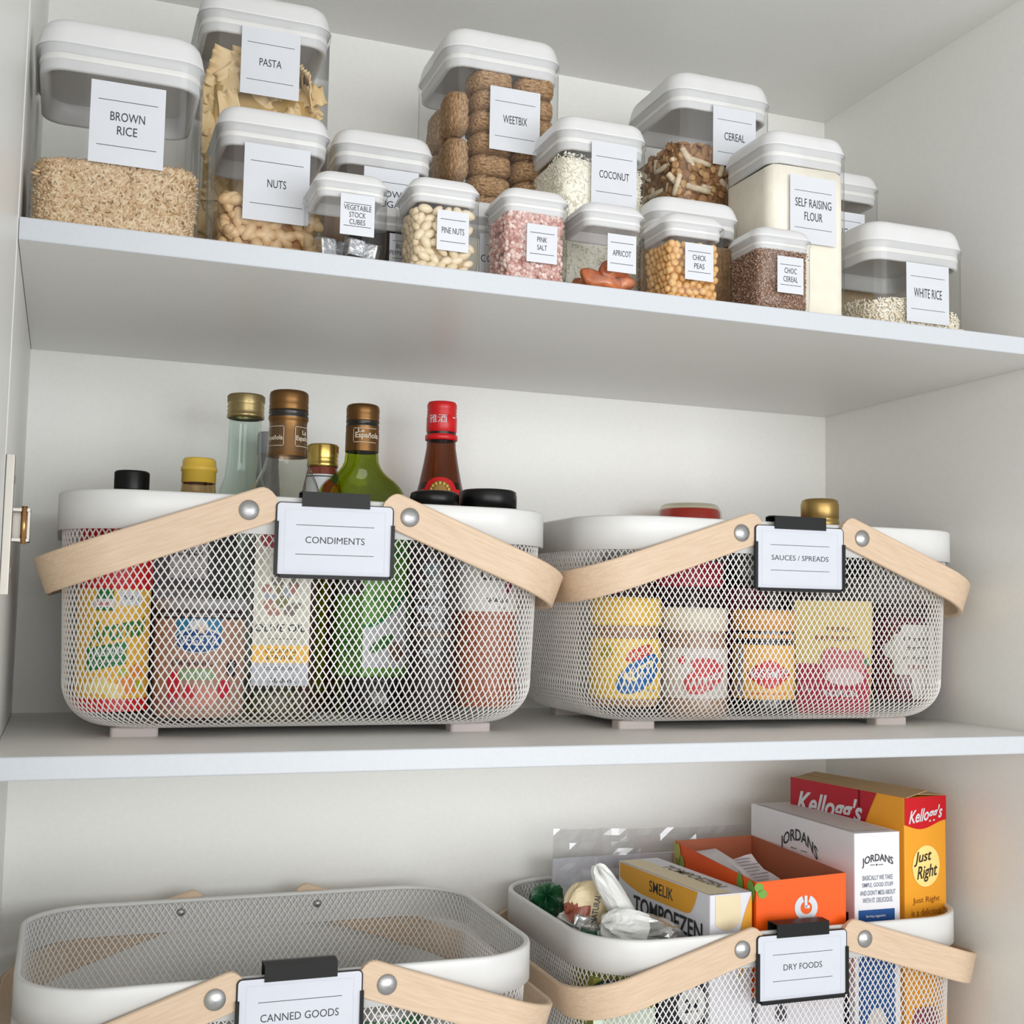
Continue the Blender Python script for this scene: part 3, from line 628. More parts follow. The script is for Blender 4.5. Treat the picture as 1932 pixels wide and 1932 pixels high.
text(mb, cp, 'ORGANIC', -14*s, Z(1247), 78*s, 13*s, 1, bold=.01); shape(mb, cp, -36*s, 28*s, Z(1278), Z(1258), 6, 8); text(mb, cp, 'VEGETABLE', -4*s, Z(1268), 54*s, 9*s, 2)
ell(mb, cp, -48*s, Z(1290), 15*s, 30*s, 5, 14); ell(mb, cp, 50*s, Z(1296), 14*s, 18*s, 5, 14); ell(mb, cp, 0, Z(1308), 36*s, 20*s, 8, 18); ell(mb, cp, -50*s, Z(1318), 14*s, 12*s, 9, 12); ell(mb, cp, -18*s, Z(1300), 12*s, 14*s, 5, 12, .0006)
ell(mb, cp, 66*s, Z(1258), 14*s, 17*s, 1, 14); text(mb, cp, 'VEGAN', 66*s, Z(1258), 24*s, 7*s, 2, rot=1.2, off=.0006)
mb.build('body', [colored('#b08a78'), colored('#3b2b31'), CARD, colored('#2f7ea6'), colored('#1d4f8c'), colored('#c8283a'), colored('#7fa06a'), colored('#d9b59c'), colored('#c98374'), colored('#a8737c')], t)
part(t, 'lid', [(R*.98, Z(1150)), (R*1.02, Z(1149)), (R*1.02, Z(1133)), (R*.99, Z(1130)), (R*.9, Z(1130)), (0, Z(1131))], P('#a09da0', .35), 60)
# --- clear pale green bottle, gold cap
t, s, Z = item('glass_bottle', 450, .285, 'empty pale green glass bottle with gold screw cap behind the CONDIMENTS basket rim', 'bottle')
part(t, 'glass', pl_lathe([(30, 780), (31, 800), (32, 860), (36, 900), (48, 935), (66, 965), (70, 1000), (70, 1300)], s, Z) + [(66*s, .003), (0, .003)], GREENISH, 48)
mb = MB(); pr = [(33, 790), (36, 789), (36, 782), (34.5, 780), (36, 776), (34.5, 772), (36, 768), (34.5, 764), (35.5, 760)]; mb.lathe(pl_lathe(pr, s, Z), 0, 48); o = mb.build('cap', GOLD, t); ridged(o, 'cap_top', 35.5*s, Z(760), Z(745), GOLD, 64); o.children[0].parent = o
# --- small bottle with a grey cap behind
t, s, Z = item('small_bottle', 496, .33, 'dark bottle with a grey cap mostly hidden behind the bronze capped clear bottle', 'bottle')
part(t, 'body', [(0, 0), (26*s, 0), (27*s, .003), (27*s, Z(960)), (22*s, Z(900)), (20*s, Z(880)), (20*s, Z(850))], P('#7d7a78', .4), capb=True)
part(t, 'cap', pl_lathe([(21, 858), (22, 857), (22, 820), (20, 816), (0, 815)], s, Z), P('#8f9092', .4))
# --- clear square olive oil bottle with bronze capsule
t, s, Z = item('olive_oil_bottle', 532, .178, 'clear embossed olive oil bottle with a bronze capsule and a nearly empty body', 'bottle')
hw = 66*s
def sq(f, z, k): # k: roundness 1 = circle
    n = 40; o = []
    for j in range(n):
        a = 2*PI*j/n; c_, s_ = math.cos(a), math.sin(a); e = 2 + (1-k)*7; q = (abs(c_)**e + abs(s_)**e)**(-1/e); o.append((f*q*c_, f*q*s_, z))
    return o
mb = MB(); L = [sq(hw*.9, .001, 0), sq(hw, .006, 0), sq(hw, Z(1010), 0), sq(hw*1.0, Z(975), .1), sq(65*s, Z(935), .4), sq(57*s, Z(910), .8), sq(46*s, Z(885), 1), sq(39*s, Z(860), 1), sq(36*s, Z(800), 1)]
for k, l in enumerate(L[3:7]): L[3+k] = [(x*(1 + .02*math.sin(j*2.1 + k*2)), y*(1 + .02*math.sin(j*2.1 + k*2)), z) for j, (x, y, z) in enumerate(l)]
mb.loft(L, 0, True, False); mb.build('glass', CLEAR((.93, .935, .91), 1.5, .02), t)
mb = MB(); mb.loft([sq(hw*.93, .004, 0), sq(hw*.93, Z(1302), 0)], 0); mb.build('oil', CLEAR((.80, .74, .36), 1.35), t)
part(t, 'capsule', pl_lathe([(39.5, 862), (38, 850), (36.5, 815), (36, 800), (37, 795), (38.5, 792), (38.5, 789)], s, Z), BRONZE, 48); o = t.children[-1]
cpz = cyl(37*s); mb = MB()
for (u, wd, lines) in ((-27, 30, (('Española', -4, 40, 12),)), (33, 30, (('La', 9, 12, 9), ('Española', -4, 40, 12)))):
    for (a0, a1, y0, y1) in ((-19, 19, 845, 844), (-19, 19, 809, 808), (-20, -19, 843, 810), (19, 20, 843, 810)): shape(mb, cpz, (u + a0)*s, (u + a1)*s, Z(y0), Z(y1), 0, 6, .0009)
    for (q, dy, ww, hh) in lines: text(mb, cpz, q, u*s, Z(827) + dy*s, ww*s*.9, hh*s, 0, bold=.02, off=.0012)
mb.build('lettering', P('#cfc3ad', .4), o)
part(t, 'neck_ring', pl_lathe([(37, 790), (38.5, 786), (36, 783), (38.5, 780), (37, 776)], s, Z), P('#1c1712', .3), 40)
mb = MB(); mb.lathe(pl_lathe([(36.5, 776), (38, 775), (37, 771), (38, 768), (37, 764), (37.6, 758), (37.6, 746), (36, 741), (32, 738.5), (0, 738)], s, Z), 0, 48); mb.build('cap', BRONZE, t)
mb = MB(); pl = flat((0, -hw*.985, 0)); lw = 52*s
shape(mb, pl, -lw, lw, Z(1290), Z(1010), 0, 2); shape(mb, pl, -lw, lw, Z(1248), Z(1216), 1, 2, .0006); shape(mb, pl, -lw, lw, Z(1290), Z(1248), 2, 2, .0006)
text(mb, pl, 'OLIVE OIL', -2*s, Z(1184), 92*s, 14*s, 3, off=.0009); shape(mb, pl, -lw*.5, lw*.6, Z(1205), Z(1203), 5, 2, .0009); text(mb, pl, 'COOKING', 0, Z(1226), 56*s, 8*s, 3, off=.0009); text(mb, pl, '& FRYING', 0, Z(1238), 56*s, 8*s, 3, off=.0009)
text(mb, pl, '500mL', 6*s, Z(1280), 50*s, 9*s, 3, off=.0009); text(mb, pl, 'PRODUCT OF SPAIN', 0, Z(1258), 60*s, 6*s, 3, off=.0009)
for k in range(14): ell(mb, pl, random.uniform(-.6, .6)*lw, Z(random.uniform(1095, 1155)), random.uniform(6, 14)*s, random.uniform(5, 11)*s, random.choice((5, 6, 7, 8)), 10, .0006 + k*.00002)
ell(mb, pl, -lw*.45, Z(1020), 20*s, 18*s, 9, 12, .0006)
mb.build('label', [P('#e4e2d2', .5), P('#c99f45', .35, .4), P('#a9afb8', .4, .2), INK, CARD, colored('#8c8479'), colored('#b98a7a'), colored('#aeb6c2'), colored('#8d8a5d'), colored('#b8505c')], t)
# --- small gold lid jar with fruit label
t, s, Z = item('jam_jar', 600, .255, 'gold lidded jar with red fruit label between the two olive oil bottles', 'jar')
part(t, 'body', pl_lathe([(27, 880), (29, 888), (31, 896), (38, 930), (42, 960), (42, 1300)], s, Z) + [(40*s, .001), (0, .001)], P('#7a3a2c', .25, coat=.4))
mb = MB(); cp = cyl(lambda z: max(30*s, min(42.5*s, (31 + (Z(896) - z)/s*.21)*s))); shape(mb, cp, -34*s, 36*s, Z(1010), Z(897), 0, 20, .0008)
shape(mb, cp, -34*s, 36*s, Z(902), Z(900), 3, 16, .001); ell(mb, cp, 17*s, Z(925), 17*s, 19*s, 1, 14, .0012); ell(mb, cp, 24*s, Z(932), 9*s, 14*s, 4, 12, .0016); ell(mb, cp, 24*s, Z(905), 7*s, 10*s, 2, 10, .0018); mb.build('label', [CARD, colored('#cf4a44'), colored('#3c6b3c'), INK, colored('#e39a74')], t)
mb = MB(); mb.lathe(pl_lathe([(29, 882), (30, 881), (30, 874), (28.5, 872), (30, 869), (28.5, 866), (29.5, 862), (29.5, 856)], s, Z), 0, 48); o = mb.build('lid', P('#c9ad5f', .25, .9), t); ridged(o, 'lid_top', 29.5*s, Z(856), Z(839), P('#c9ad5f', .25, .9), 60)
# --- green olive oil bottle
t, s, Z = item('olive_oil_bottle', 674, .232, 'green olive oil bottle with a bronze cap and wide round shoulders', 'bottle')
L = [(0, .002), (78*s, .002), (84*s, .008)] + pl_lathe([(85, 1250), (86, 980), (86, 948), (81, 928), (74, 917), (64, 907), (53, 899), (44, 891), (37.5, 882), (33, 872), (31, 852), (30.5, 800)], s, Z)
def flatl(mb, prof, m, k): # flattened lathe
    mb.loft([[(r*math.cos(2*PI*j/48), r*math.sin(2*PI*j/48)*(1 if r < 36*s else max(k, 36*s/r)), z) for j in range(48)] for r, z in prof], m, False, False)
mb = MB(); flatl(mb, L, 0, .5); mb.build('glass', CLEAR((.62, .68, .20), 1.5, .02), t)
mb = MB(); flatl(mb, [(max(r - 4*s, 0), z) for r, z in L[:-2]] + [(27*s, Z(852)), (0, Z(852))], 0, .48); mb.build('oil', CLEAR((.70, .74, .16), 1.3), t)
part(t, 'capsule', pl_lathe([(32, 853), (32, 818), (31.5, 812), (32, 806)], s, Z), BRONZE, 44); o = t.children[-1]
mb = MB(); cpz = cyl(32.3*s)
for (a0, a1, y0, y1) in ((-16, 28, 838, 837), (-16, 28, 812, 811), (-17, -16, 836, 813)): shape(mb, cpz, a0*s, a1*s, Z(y0), Z(y1), 0, 8, .0006)
text(mb, cpz, 'Española', 10*s, Z(826), 46*s, 14*s, 0, bold=.02, off=.0009); text(mb, cpz, 'La', -2*s, Z(816), 12*s, 7*s, 0, bold=.02, off=.0009); mb.build('lettering', P('#cfc3ad', .4), o)
part(t, 'neck_ring', pl_lathe([(31, 807), (32, 803), (30, 801), (32, 798), (31, 795)], s, Z), P('#1c1712', .3), 40)
part(t, 'cap', pl_lathe([(31, 796), (32, 795), (31, 791), (32, 787), (31.2, 783), (31.8, 778), (31.8, 771), (30, 766), (26, 764), (0, 763.5)], s, Z), BRONZE, 44)
# --- low dark jar and green packet standing on it
t, s, Z = item('low_jar', 715, .205, 'low dark glass jar under the green packet in the CONDIMENTS basket', 'jar')
R = 62*s; part(t, 'glass', [(0, 0), (R*.95, 0), (R, .003), (R, Z(1292)), (R*.92, Z(1284))], P('#2a262c', .12, coat=.6), 44)
part(t, 'lid', [(R*.95, Z(1286)), (R*.97, Z(1285)), (R*.97, Z(1276)), (0, Z(1276))], P('#3a363c', .3), 44); zt = FL + Z(1276)
t, s, Z = item('green_packet', 700, .205, 'bright green food packet with a white swoosh right of the CONDIMENTS card', 'packet', zf=zt + .0003)
mb = MB(); zb, zt_ = 0.0, Z(1000); fr = [(-70*s, .012), (-14*s, -.018), (66*s, -.004), (66*s, .014)]
mb.loft([[(x, y, z) for x, y in fr] for z in (zb, zt_)], 0, smooth=False)
ux = Vector((80*s, .014, 0)); wdt = ux.length; ux.normalize(); pl = flat((-14*s, -.018, 0), ux)
shape(mb, pl, 0, wdt, lambda u: Z(1262), lambda u: Z(1185) + u*u/wdt*.75, 2, 16, .0004); shape(mb, pl, 0, wdt, lambda u: Z(1185) + u*u/wdt*.75, lambda u: Z(1178) + u*u/wdt*.75 , 3, 16, .0006)
ell(mb, pl, wdt*.45, Z(1213), wdt*.3, 12*s, 1, 14, .0008, .5); ell(mb, pl, wdt*.78, Z(1228), wdt*.17, 18*s, 4, 14, .0009); shape(mb, pl, 0, wdt, 0, Z(1258), 0, 4, .0007)
text(mb, pl, 'ORIGINAL', wdt*.5, Z(1130), wdt*.7, 9*s, 3, off=.0008); text(mb, pl, 'HERBS', wdt*.72, Z(1045), wdt*.42, 13*s, 3, bold=.02, off=.0008)
uy = Vector((-70*s + 14*s, .030, 0)); wl = uy.length; uy = -uy.normalized(); pl2 = flat((-70*s, .012, 0), uy)
for k in range(6): shape(mb, pl2, wl*.15, wl*.8, Z(1195 + k*9), Z(1192 + k*9), 1, 2, .0004)
shape(mb, pl2, 0, wl, Z(1122), Z(1000), 5, 2, .0004)
mb.build('packet', [colored('#6fa84f'), colored('#3f7d3f'), CARD, colored('#1f8a4a'), colored('#8b6a5c'), colored('#57534f')], t)
# --- dark sauce bottle with black flip cap
t, s, Z = item('dark_sauce_bottle', 815, .150, 'dark squeeze bottle with black flip cap and pale printed lettering', 'bottle')
R = 46*s; cp = cyl(R); mb = MB(); mb.lathe([(R*.94, 0), (R, .003), (R, Z(1000)), (R*.9, Z(975)), (R*.85, Z(955))], 0, 48, capb=True)
for k, (q, y, ww, hh) in enumerate((('FINEST', 1100, 40, 9), ('BALSAMIC', 1124, 62, 15), ('VINEGAR', 1150, 60, 16), ('OF MODENA', 1178, 56, 10), ('250 ml', 1228, 34, 9))): text(mb, cp, q, -2*s, Z(y), ww*s, hh*s, 1, bold=.01, off=.0006)
shape(mb, cp, -40*s, 36*s, Z(1202), Z(1190), 2, 12); ell(mb, cp, 0, Z(1075), 18*s, 12*s, 3, 14)
mb.build('body', [DK, colored('#b9bec8'), colored('#6b5648'), colored('#55656b')], t)
part(t, 'cap', pl_lathe([(44, 958), (47, 957), (47, 938), (45, 931), (38, 928), (0, 927)], s, Z), BLK, 48)
# --- shaker jar
t, s, Z = item('shaker_jar', 917, .155, 'rust brown shaker jar with wide black flip lid in the CONDIMENTS basket', 'jar', zf=FL + .011)
R = 58*s; cp = cyl(R); mb = MB(); mb.lathe([(R*.9, 0), (R*.95, .002), (R, .010), (R, Z(1154))], 0, 52, capb=True); mb.lathe([(R, Z(1154)), (R, Z(985)), (R*.86, Z(968)), (R*.84, Z(955))], 1, 52)
text(mb, cp, 'CHILLI', 20*s, Z(1086), 60*s, 20*s, 2, bold=.02); text(mb, cp, 'SHAKER', 22*s, Z(1133), 44*s, 9*s, 2, bold=.01); text(mb, cp, '75 g', 30*s, Z(1147), 14*s, 5*s, 2); ell(mb, cp, 46*s, Z(1105), 9*s, 16*s, 3, 12)
mb.build('body', [P('#a0563c', .4, noise=.25, nscale=500, h2='#b56c4e'), colored('#dcdad5'), INK, colored('#8a3050')], t)
part(t, 'lid', pl_lathe([(52, 962), (54, 961), (54, 936), (53, 933), (53, 929), (48, 926), (0, 925.5)], s, Z), BLK, 52)
# --- red capped brown sauce bottle
t, s, Z = item('soy_sauce_bottle', 825, .290, 'brown glass sauce bottle with a bright red cap behind the black flip caps', 'bottle')
part(t, 'glass', [(0, .002), (58*s, .002), (60*s, .006)] + pl_lathe([(60, 1250), (60, 1010), (56, 975), (46, 935), (40, 910), (33, 875), (28, 845), (27, 815)], s, Z), CLEAR((.36, .17, .08), 1.5, .02), 48)
part(t, 'sauce', [(0, .004), (55*s, .004)] + pl_lathe([(56, 1240), (56, 1012), (52, 975), (42, 938), (37, 912), (0, 911)], s, Z), P('#2a120a', .3), 40)
mb = MB(); prR = lambda z: (38 + (Z(905) - z)/s*.26)*s; cp = cyl(lambda z: max(prR(z), 20*s))
shape(mb, cp, -40*s, 40*s, lambda u: Z(960), lambda u: Z(926 - 22*max(0, 1 - (u/(30*s))**2)**.5) if abs(u) < 30*s else Z(926), 0, 30, .0009); ell(mb, cp, 0, Z(930), 20*s, 19*s, 1, 16, .0013); ell(mb, cp, 0, Z(930), 12*s, 12*s, 2, 14, .0016)
for k in range(7): a = PI*(k + .5)/7; ell(mb, cp, 16*s*math.cos(a), Z(930) + 15*s*math.sin(a), 2.4*s, 2.8*s, 3, 8, .0018)
mb.build('label', [RED, P('#8a6a2a', .4, .4), P('#b08a4a', .4, .4), P('#d8b860', .4)], t)
mb = MB(); mb.lathe(pl_lathe([(29, 832), (31, 831), (31, 823), (29, 821)], s, Z), 0, 44); mb.build('seal_ring', RED, t)
part(t, 'neck', pl_lathe([(28, 822), (28, 814)], s, Z), P('#2a1008', .3), 40)
mb = MB(); mb.lathe(pl_lathe([(28, 816), (29, 815), (29, 788), (27.6, 786), (28.6, 783), (27.6, 780), (28.6, 777), (27.6, 774), (28.4, 771), (28.4, 764), (26, 759.5), (0, 758.5)], s, Z), 0, 44)
cp = cyl(29.2*s); text(mb, cp, '雅酒', -8*s, Z(793), 36*s, 16*s, 1, bold=.0, off=.0005); text(mb, cp, '一', 26*s, Z(790), 8*s, 2*s, 1, off=.0005); mb.build('cap', [RED, CARD], t)

# ---- SAUCES / SPREADS basket
t, s, Z = item('peanut_butter_jar', 1180, .152, 'peanut butter jar with a yellow lid, yellow label and blue blob logo', 'jar', zf=FL + .011)
R = 66*s; BR_ = P('#a27a56', .35, noise=.12, nscale=60, coat=.4); mb = MB(); mb.lathe([(R*.9, 0), (R*.97, .003), (R, .01), (R, Z(1212)), (R*.96, Z(1200)), (R*.93, Z(1178))], 0, 52, capb=True); mb.build('jar', BR_, t)
cp = cyl(R); mb = MB(); shape(mb, cp, -R*1.65, R*1.65, Z(1314), Z(1204), 0, 34, .0005)
ell(mb, cp, 30*s, Z(1268), 46*s, 30*s, 1, 22, .0009, .45); text(mb, cp, 'NUTTY', 30*s, Z(1264), 66*s, 24*s, 2, bold=.03, shear=.1, slope=.45, off=.0013); ell(mb, cp, 28*s, Z(1230), 28*s, 12*s, 3, 16, .001, .35); text(mb, cp, 'SMOOTH', 28*s, Z(1230), 44*s, 8*s, 2, off=.0014, slope=.35); ell(mb, cp, -36*s, Z(1228), 14*s, 14*s, 4, 14, .0008)
text(mb, cp, 'NET 375g', 42*s, Z(1300), 40*s, 8*s, 1, off=.0008)
mb.build('label', [YEL, colored('#2166a8'), colored('#efd9a0'), colored('#c8403c'), colored('#b0a020')], t)
part(t, 'lid', pl_lathe([(64, 1180), (67, 1179), (67, 1169), (66, 1168), (67, 1166), (67, 1134), (63, 1128), (0, 1126)], s, Z), P('#eac04e', .35), 52)
t, s, Z = item('almond_butter_jar', 1308, .150, 'nut butter jar with a cream lid and red blob logo on a pale label', 'jar')
R = 64*s; mb = MB(); mb.lathe([(R*.9, 0), (R*.97, .003), (R, .01), (R, Z(1222)), (R*.97, Z(1208)), (R*.95, Z(1188))], 0, 50, capb=True); mb.build('jar', P('#9a7a62', .35, noise=.1, nscale=50, coat=.4), t)
cp = cyl(R); mb = MB(); shape(mb, cp, -R*1.6, R*1.6, Z(1314), Z(1222), 0, 30, .0005); ell(mb, cp, 24*s, Z(1276), 42*s, 26*s, 1, 20, .0009, .35); text(mb, cp, 'Almond', 26*s, Z(1276), 66*s, 17*s, 0, bold=.02, shear=.1, slope=.3, off=.0013); text(mb, cp, 'spread', 28*s, Z(1292), 36*s, 9*s, 0, slope=.3, off=.0013); ell(mb, cp, -22*s, Z(1244), 8*s, 8*s, 1, 10, .0008); ell(mb, cp, 22*s, Z(1250), 28*s, 11*s, 1, 14, .0008)
mb.build('label', [colored('#c9c5c0'), colored('#c94a50')], t)
part(t, 'lid', pl_lathe([(62, 1190), (65, 1189), (65, 1152), (62, 1147), (0, 1146)], s, Z), P('#d8cfb8', .4), 50)
t, s, Z = item('yeast_spread_jar', 1440, .150, 'yeast spread jar with an orange yellow lid and a red lozenge logo', 'jar')
R = 58*s; mb = MB(); mb.lathe([(R*.9, 0), (R*.97, .003), (R, .01), (R, Z(1216)), (R*.95, Z(1205)), (R*.95, Z(1190))], 0, 48, capb=True); mb.build('jar', P('#17120f', .2, coat=.5), t)
cp = cyl(R); mb = MB(); shape(mb, cp, -R*1.6, R*1.6, Z(1316), Z(1216), 0, 30, .0005)
dm = lambda u: 26*s*max(0, 1 - abs((u - 12*s)/(44*s))**1.6)
shape(mb, cp, -32*s, 56*s, lambda u: Z(1270) - dm(u), lambda u: Z(1270) + dm(u), 1, 22, .0009); text(mb, cp, 'VEGEMITE', 12*s, Z(1268), 78*s, 15*s, 2, bold=.02, arc=.0, off=.0013); shape(mb, cp, -56*s, -40*s, Z(1312), Z(1220), 3, 4, .0007)
for k in range(9): shape(mb, cp, -54*s, -42*s, Z(1310 - k*10), Z(1306 - k*10), 2, 3, .0009)
text(mb, cp, 'concentrated yeast extract', 10*s, Z(1306), 70*s, 6*s, 1, off=.0008); mb.build('label', [P('#eeb75a', .45), RED, CARD, colored('#8d8f96')], t)
mb = MB(); mb.lathe(pl_lathe([(57, 1204), (59, 1203), (59, 1197), (57, 1196)], s, Z), 0, 48); mb.lathe(pl_lathe([(57, 1190), (60, 1189), (60, 1156), (57, 1151), (0, 1150)], s, Z), 0, 48); mb.build('lid', P('#e2a456', .35), t)
t, s, Z = item('raspberry_spread_packet', 1570, .165, 'yellow and pink packet with raspberries printed beside the yeast spread jar', 'packet')
mb = MB(); yb = Z(1338); w_ = 76*s; ang = -.12
fr = [(-w_, .014), (-w_*.92, -.012), (w_*.96, -.018), (w_, .012)]
mb.loft([[(x*(.93 + .07*k), y, z) for x, y in fr] for k, z in ((0, 0.0), (1, Z(1180)), (1.04, Z(1148)), (.9, Z(1134)))], 0, smooth=False)
ux = Vector((w_*1.88, -.006, 0)); wd = ux.length; ux.normalize(); pl = flat((-w_*.92, -.012, 0), ux)
shape(mb, pl, wd*.03, wd*.97, 0.0005, Z(1252), 1, 8, .0015)
ell(mb, pl, wd*.52, Z(1248), 26*s, 28*s, 3, 18, .0022); ell(mb, pl, wd*.78, Z(1248), 22*s, 26*s, 3, 18, .0024); ell(mb, pl, wd*.65, Z(1275), 36*s, 16*s, 4, 16, .0026); ell(mb, pl, wd*.93, Z(1246), 6*s, 9*s, 5, 10, .0026)
text(mb, pl, 'FRESH', wd*.58, Z(1187), 44*s, 9*s, 2, bold=.01, off=.002); text(mb, pl, 'RASPBERRY', wd*.55, Z(1204), 80*s, 10*s, 2, bold=.01, off=.002); text(mb, pl, 'THOMSON', wd*.58, Z(1306), 66*s, 13*s, 6, bold=.02, off=.0024); text(mb, pl, '500g', wd*.15, Z(1300), 18*s, 8*s, 6, off=.0024)
mb.build('packet', [P('#ecd27a', .35), colored('#b7354e'), colored('#9a5a30'), colored('#cf6f78'), colored('#e3c9cc'), colored('#4f8a58'), CARD], t)
t, s, Z = item('berry_sauce_jar', 1698, .185, 'dark red jar with white script label right of the raspberry packet', 'jar', zf=FL + .011)
R = 64*s; cp = cyl(R); mb = MB(); mb.lathe([(R*.88, 0), (R*.97, .003), (R, .012), (R, Z(1200)), (R*.9, Z(1175)), (R*.82, Z(1160))], 0, 50, capb=True); mb.build('jar', P('#6a2a35', .2, noise=.15, nscale=40, coat=.5), t)
mb = MB(); shape(mb, cp, -12*s, 82*s, lambda u: Z(1315) if u > 20*s else Z(1270), lambda u: Z(1178) if u > 2*s else Z(1195), 0, 24, .0006); ell(mb, cp, -8*s, Z(1225), 26*s, 18*s, 0, 14, .0005)
for k, (q, y, ww, hh) in enumerate((('Organic', 1205, 52, 10), ('Berry', 1222, 44, 12), ('& Apple', 1240, 54, 9), ('sauce', 1256, 40, 8))): text(mb, cp, q, 32*s, Z(y), ww*s, hh*s, 1 if k < 3 else 2, shear=.3, off=.001)
mb.build('label', [colored('#d8d6d0'), INK, colored('#a0444c')], t)
part(t, 'lid', pl_lathe([(58, 1164), (60, 1163), (60, 1140), (57, 1136), (0, 1135)], s, Z), P('#4b3a38', .4), 44)
def backjar(px, Y, hw, yt, name, desc, body, lidc, lidh=26, lab=None, cat='jar'):
    t, s, Z = item(name, px, Y, desc, cat); R = hw*s
    part(t, 'jar', [(0, 0), (R*.92, 0), (R, .004), (R, Z(yt + lidh + 14)), (R*.9, Z(yt + lidh + 4)), (R*.88, Z(yt + lidh - 4))], P(body, .2, noise=.1, nscale=40, coat=.5), 44)
    part(t, 'lid', [(R*.9, Z(yt + lidh)), (R*.93, Z(yt + lidh - 1)), (R*.93, Z(yt + 3)), (R*.88, Z(yt)), (0, Z(yt))], P(lidc, .35), 44)
    if lab:
        mb = MB(); cp = cyl(R); shape(mb, cp, -R*1.2, R*1.2, Z(lab[2]), Z(lab[1]), 0, 20, .0006); mb.build('label', P(lab[0], .5), t)
    return t, s, Z
backjar(1190, .255, 62, 1042, 'jam_jar', 'brown jar with a grey lid behind the yellow lidded jar', '#4a2f24', '#8d8b8d', 24)
backjar(1300, .215, 66, 1030, 'jam_jar', 'dark berry jam jar with a red band behind the cream lidded jar', '#2a1320', '#6a5a60', 22, ('#a8203c', 1062, 1108))
backjar(1398, .262, 52, 1040, 'jam_jar', 'dark red jam jar with a black lid behind the SAUCES / SPREADS card', '#5f1c30', '#15151a', 70, None)
backjar(1510, .285, 44, 1058, 'sauce_jar', 'dark sauce jar deep behind the yellow and pink packet', '#3a2a2a', '#2d2b2e', 40, None)
backjar(1640, .275, 54, 1030, 'pickle_jar', 'grey green jar with a dark lid at the back right of the SAUCES / SPREADS basket', '#5c5550', '#26323a', 60, ('#8b857d', 1108, 1180))
# upside down sauce jar
t, s, Z = item('tomato_sauce_jar', 1300, .318, 'upside down glass jar of red sauce peeking over the SAUCES / SPREADS rim', 'jar')
part(t, 'lid', [(0, 0), (44*s, 0), (46*s, .001), (46*s, .014), (44*s, .015)], P('#8a2a20', .35), 44)
part(t, 'sauce', [(0, .015), (44*s, .016), (60*s, .035)] + pl_lathe([(60, 1000), (57, 966), (54, 962), (0, 962)], s, Z), P('#b3281c', .35, noise=.1, nscale=80), 48)
part(t, 'glass', [(45*s, .015), (62*s, .034)] + pl_lathe([(63, 1000), (60, 966), (54, 955), (48, 952), (0, 953)], s, Z), CLEAR((.9, .88, .78), 1.5, .02), 48)
# gold cap bottle
t, s, Z = item('dressing_bottle', 1547, .19, 'bottle whose matt gold cap rises behind the SAUCES / SPREADS card', 'bottle')
part(t, 'body', [(0, 0), (40*s, 0), (42*s, .003), (42*s, Z(1090)), (34*s, Z(1030)), (33*s, Z(995))], P('#3c3330', .3), 44)
part(t, 'cap', pl_lathe([(36, 996), (37, 995), (37, 984), (35, 981), (36.5, 979), (36.5, 953), (34, 945), (28, 942.5), (0, 942)], s, Z), P('#a98d55', .38, .85), 48)

# ------------------------------------------------------------------ food in the lower baskets
FL3 = -.537 - BH + .0092
def carton(name, fl, fr, Y, desc, back=None, yaw=0., d=None, cat='box', zf=FL3, ztop=None):
    """fl/fr: pixel of the front top corners, back: pixel of the left rear top corner"""
    a = at(*fl, Y); b = at(*fr, Y); w_ = (b.x - a.x) / math.cos(yaw)
    if back:
        q = atz(back[0], back[1], a.z); v = Vector((q.x - a.x, q.y - a.y)); d = d or v.length; yaw = math.atan2(-v.x, v.y); w_ = (b.x - a.x)/max(.8, math.cos(yaw))
    t = thing(name, (a.x, Y, zf), desc, cat, None, yaw); return t, w_, d, (ztop or a.z) - zf
def cartonmesh(mb, w_, d, h, mat=0, top=None):
    mb.loft([rr(w_, d, .0012, z, 2, w_/2, d/2) for z in (0, h)], mat, smooth=False)
    F = flat((0, -.0001, 0)); Lf = flat((-.0001, d, 0), (0, -1, 0)); Tp = flat((0, 0, h + .0001), (1, 0, 0), (0, 1, 0)); return F, Lf, Tp
# Kellogg's box
t, w_, d, h = carton('cereal_box', (1706, 1506), (1794, 1508), .135, 'tall orange and red cereal box at the right end of the DRY FOODS basket', (1494, 1466), d=.165, zf=FL3 + .02)
sc = w_/91; mb = MB(); F, Lf, Tp = cartonmesh(mb, w_, d, h)
shape(mb, F, 0, w_, lambda u: h - (44 + 6*math.sin(u/w_*PI*1.6 - .4))*sc, h, 1, 16); text(mb, F, "Kellogg's", w_*.5, h - 30*sc, 74*sc, 27*sc, 2, bold=.02, shear=.35, slope=.1)
ell(mb, F, w_*.5, h - 108*sc, 30*sc, 32*sc, 3, 24); text(mb, F, 'Just', w_*.42, h - 95*sc, 38*sc, 22*sc, 4, bold=.012, shear=.25, off=.0008, slope=.1); text(mb, F, 'Right', w_*.52, h - 119*sc, 44*sc, 26*sc, 4, bold=.012, shear=.25, off=.0008, slope=.1)
for k, q in enumerate(('Just Right', 'is a delicious', 'blend of', 'Whole Grain', 'Wheat Flakes')): text(mb, F, q, w_*.5, h - (161 + 17.5*k)*sc, (58, 64, 44, 64, 62)[k]*sc, 11*sc, 5, bold=-.004)
text(mb, F, 'JUST RIGHT', w_*.5, h - 330*sc, 60*sc, 14*sc, 6); ell(mb, F, w_*.45, h - 350*sc, 30*sc, 26*sc, 6, 16)
LW = d; fx = lambda f: f*d
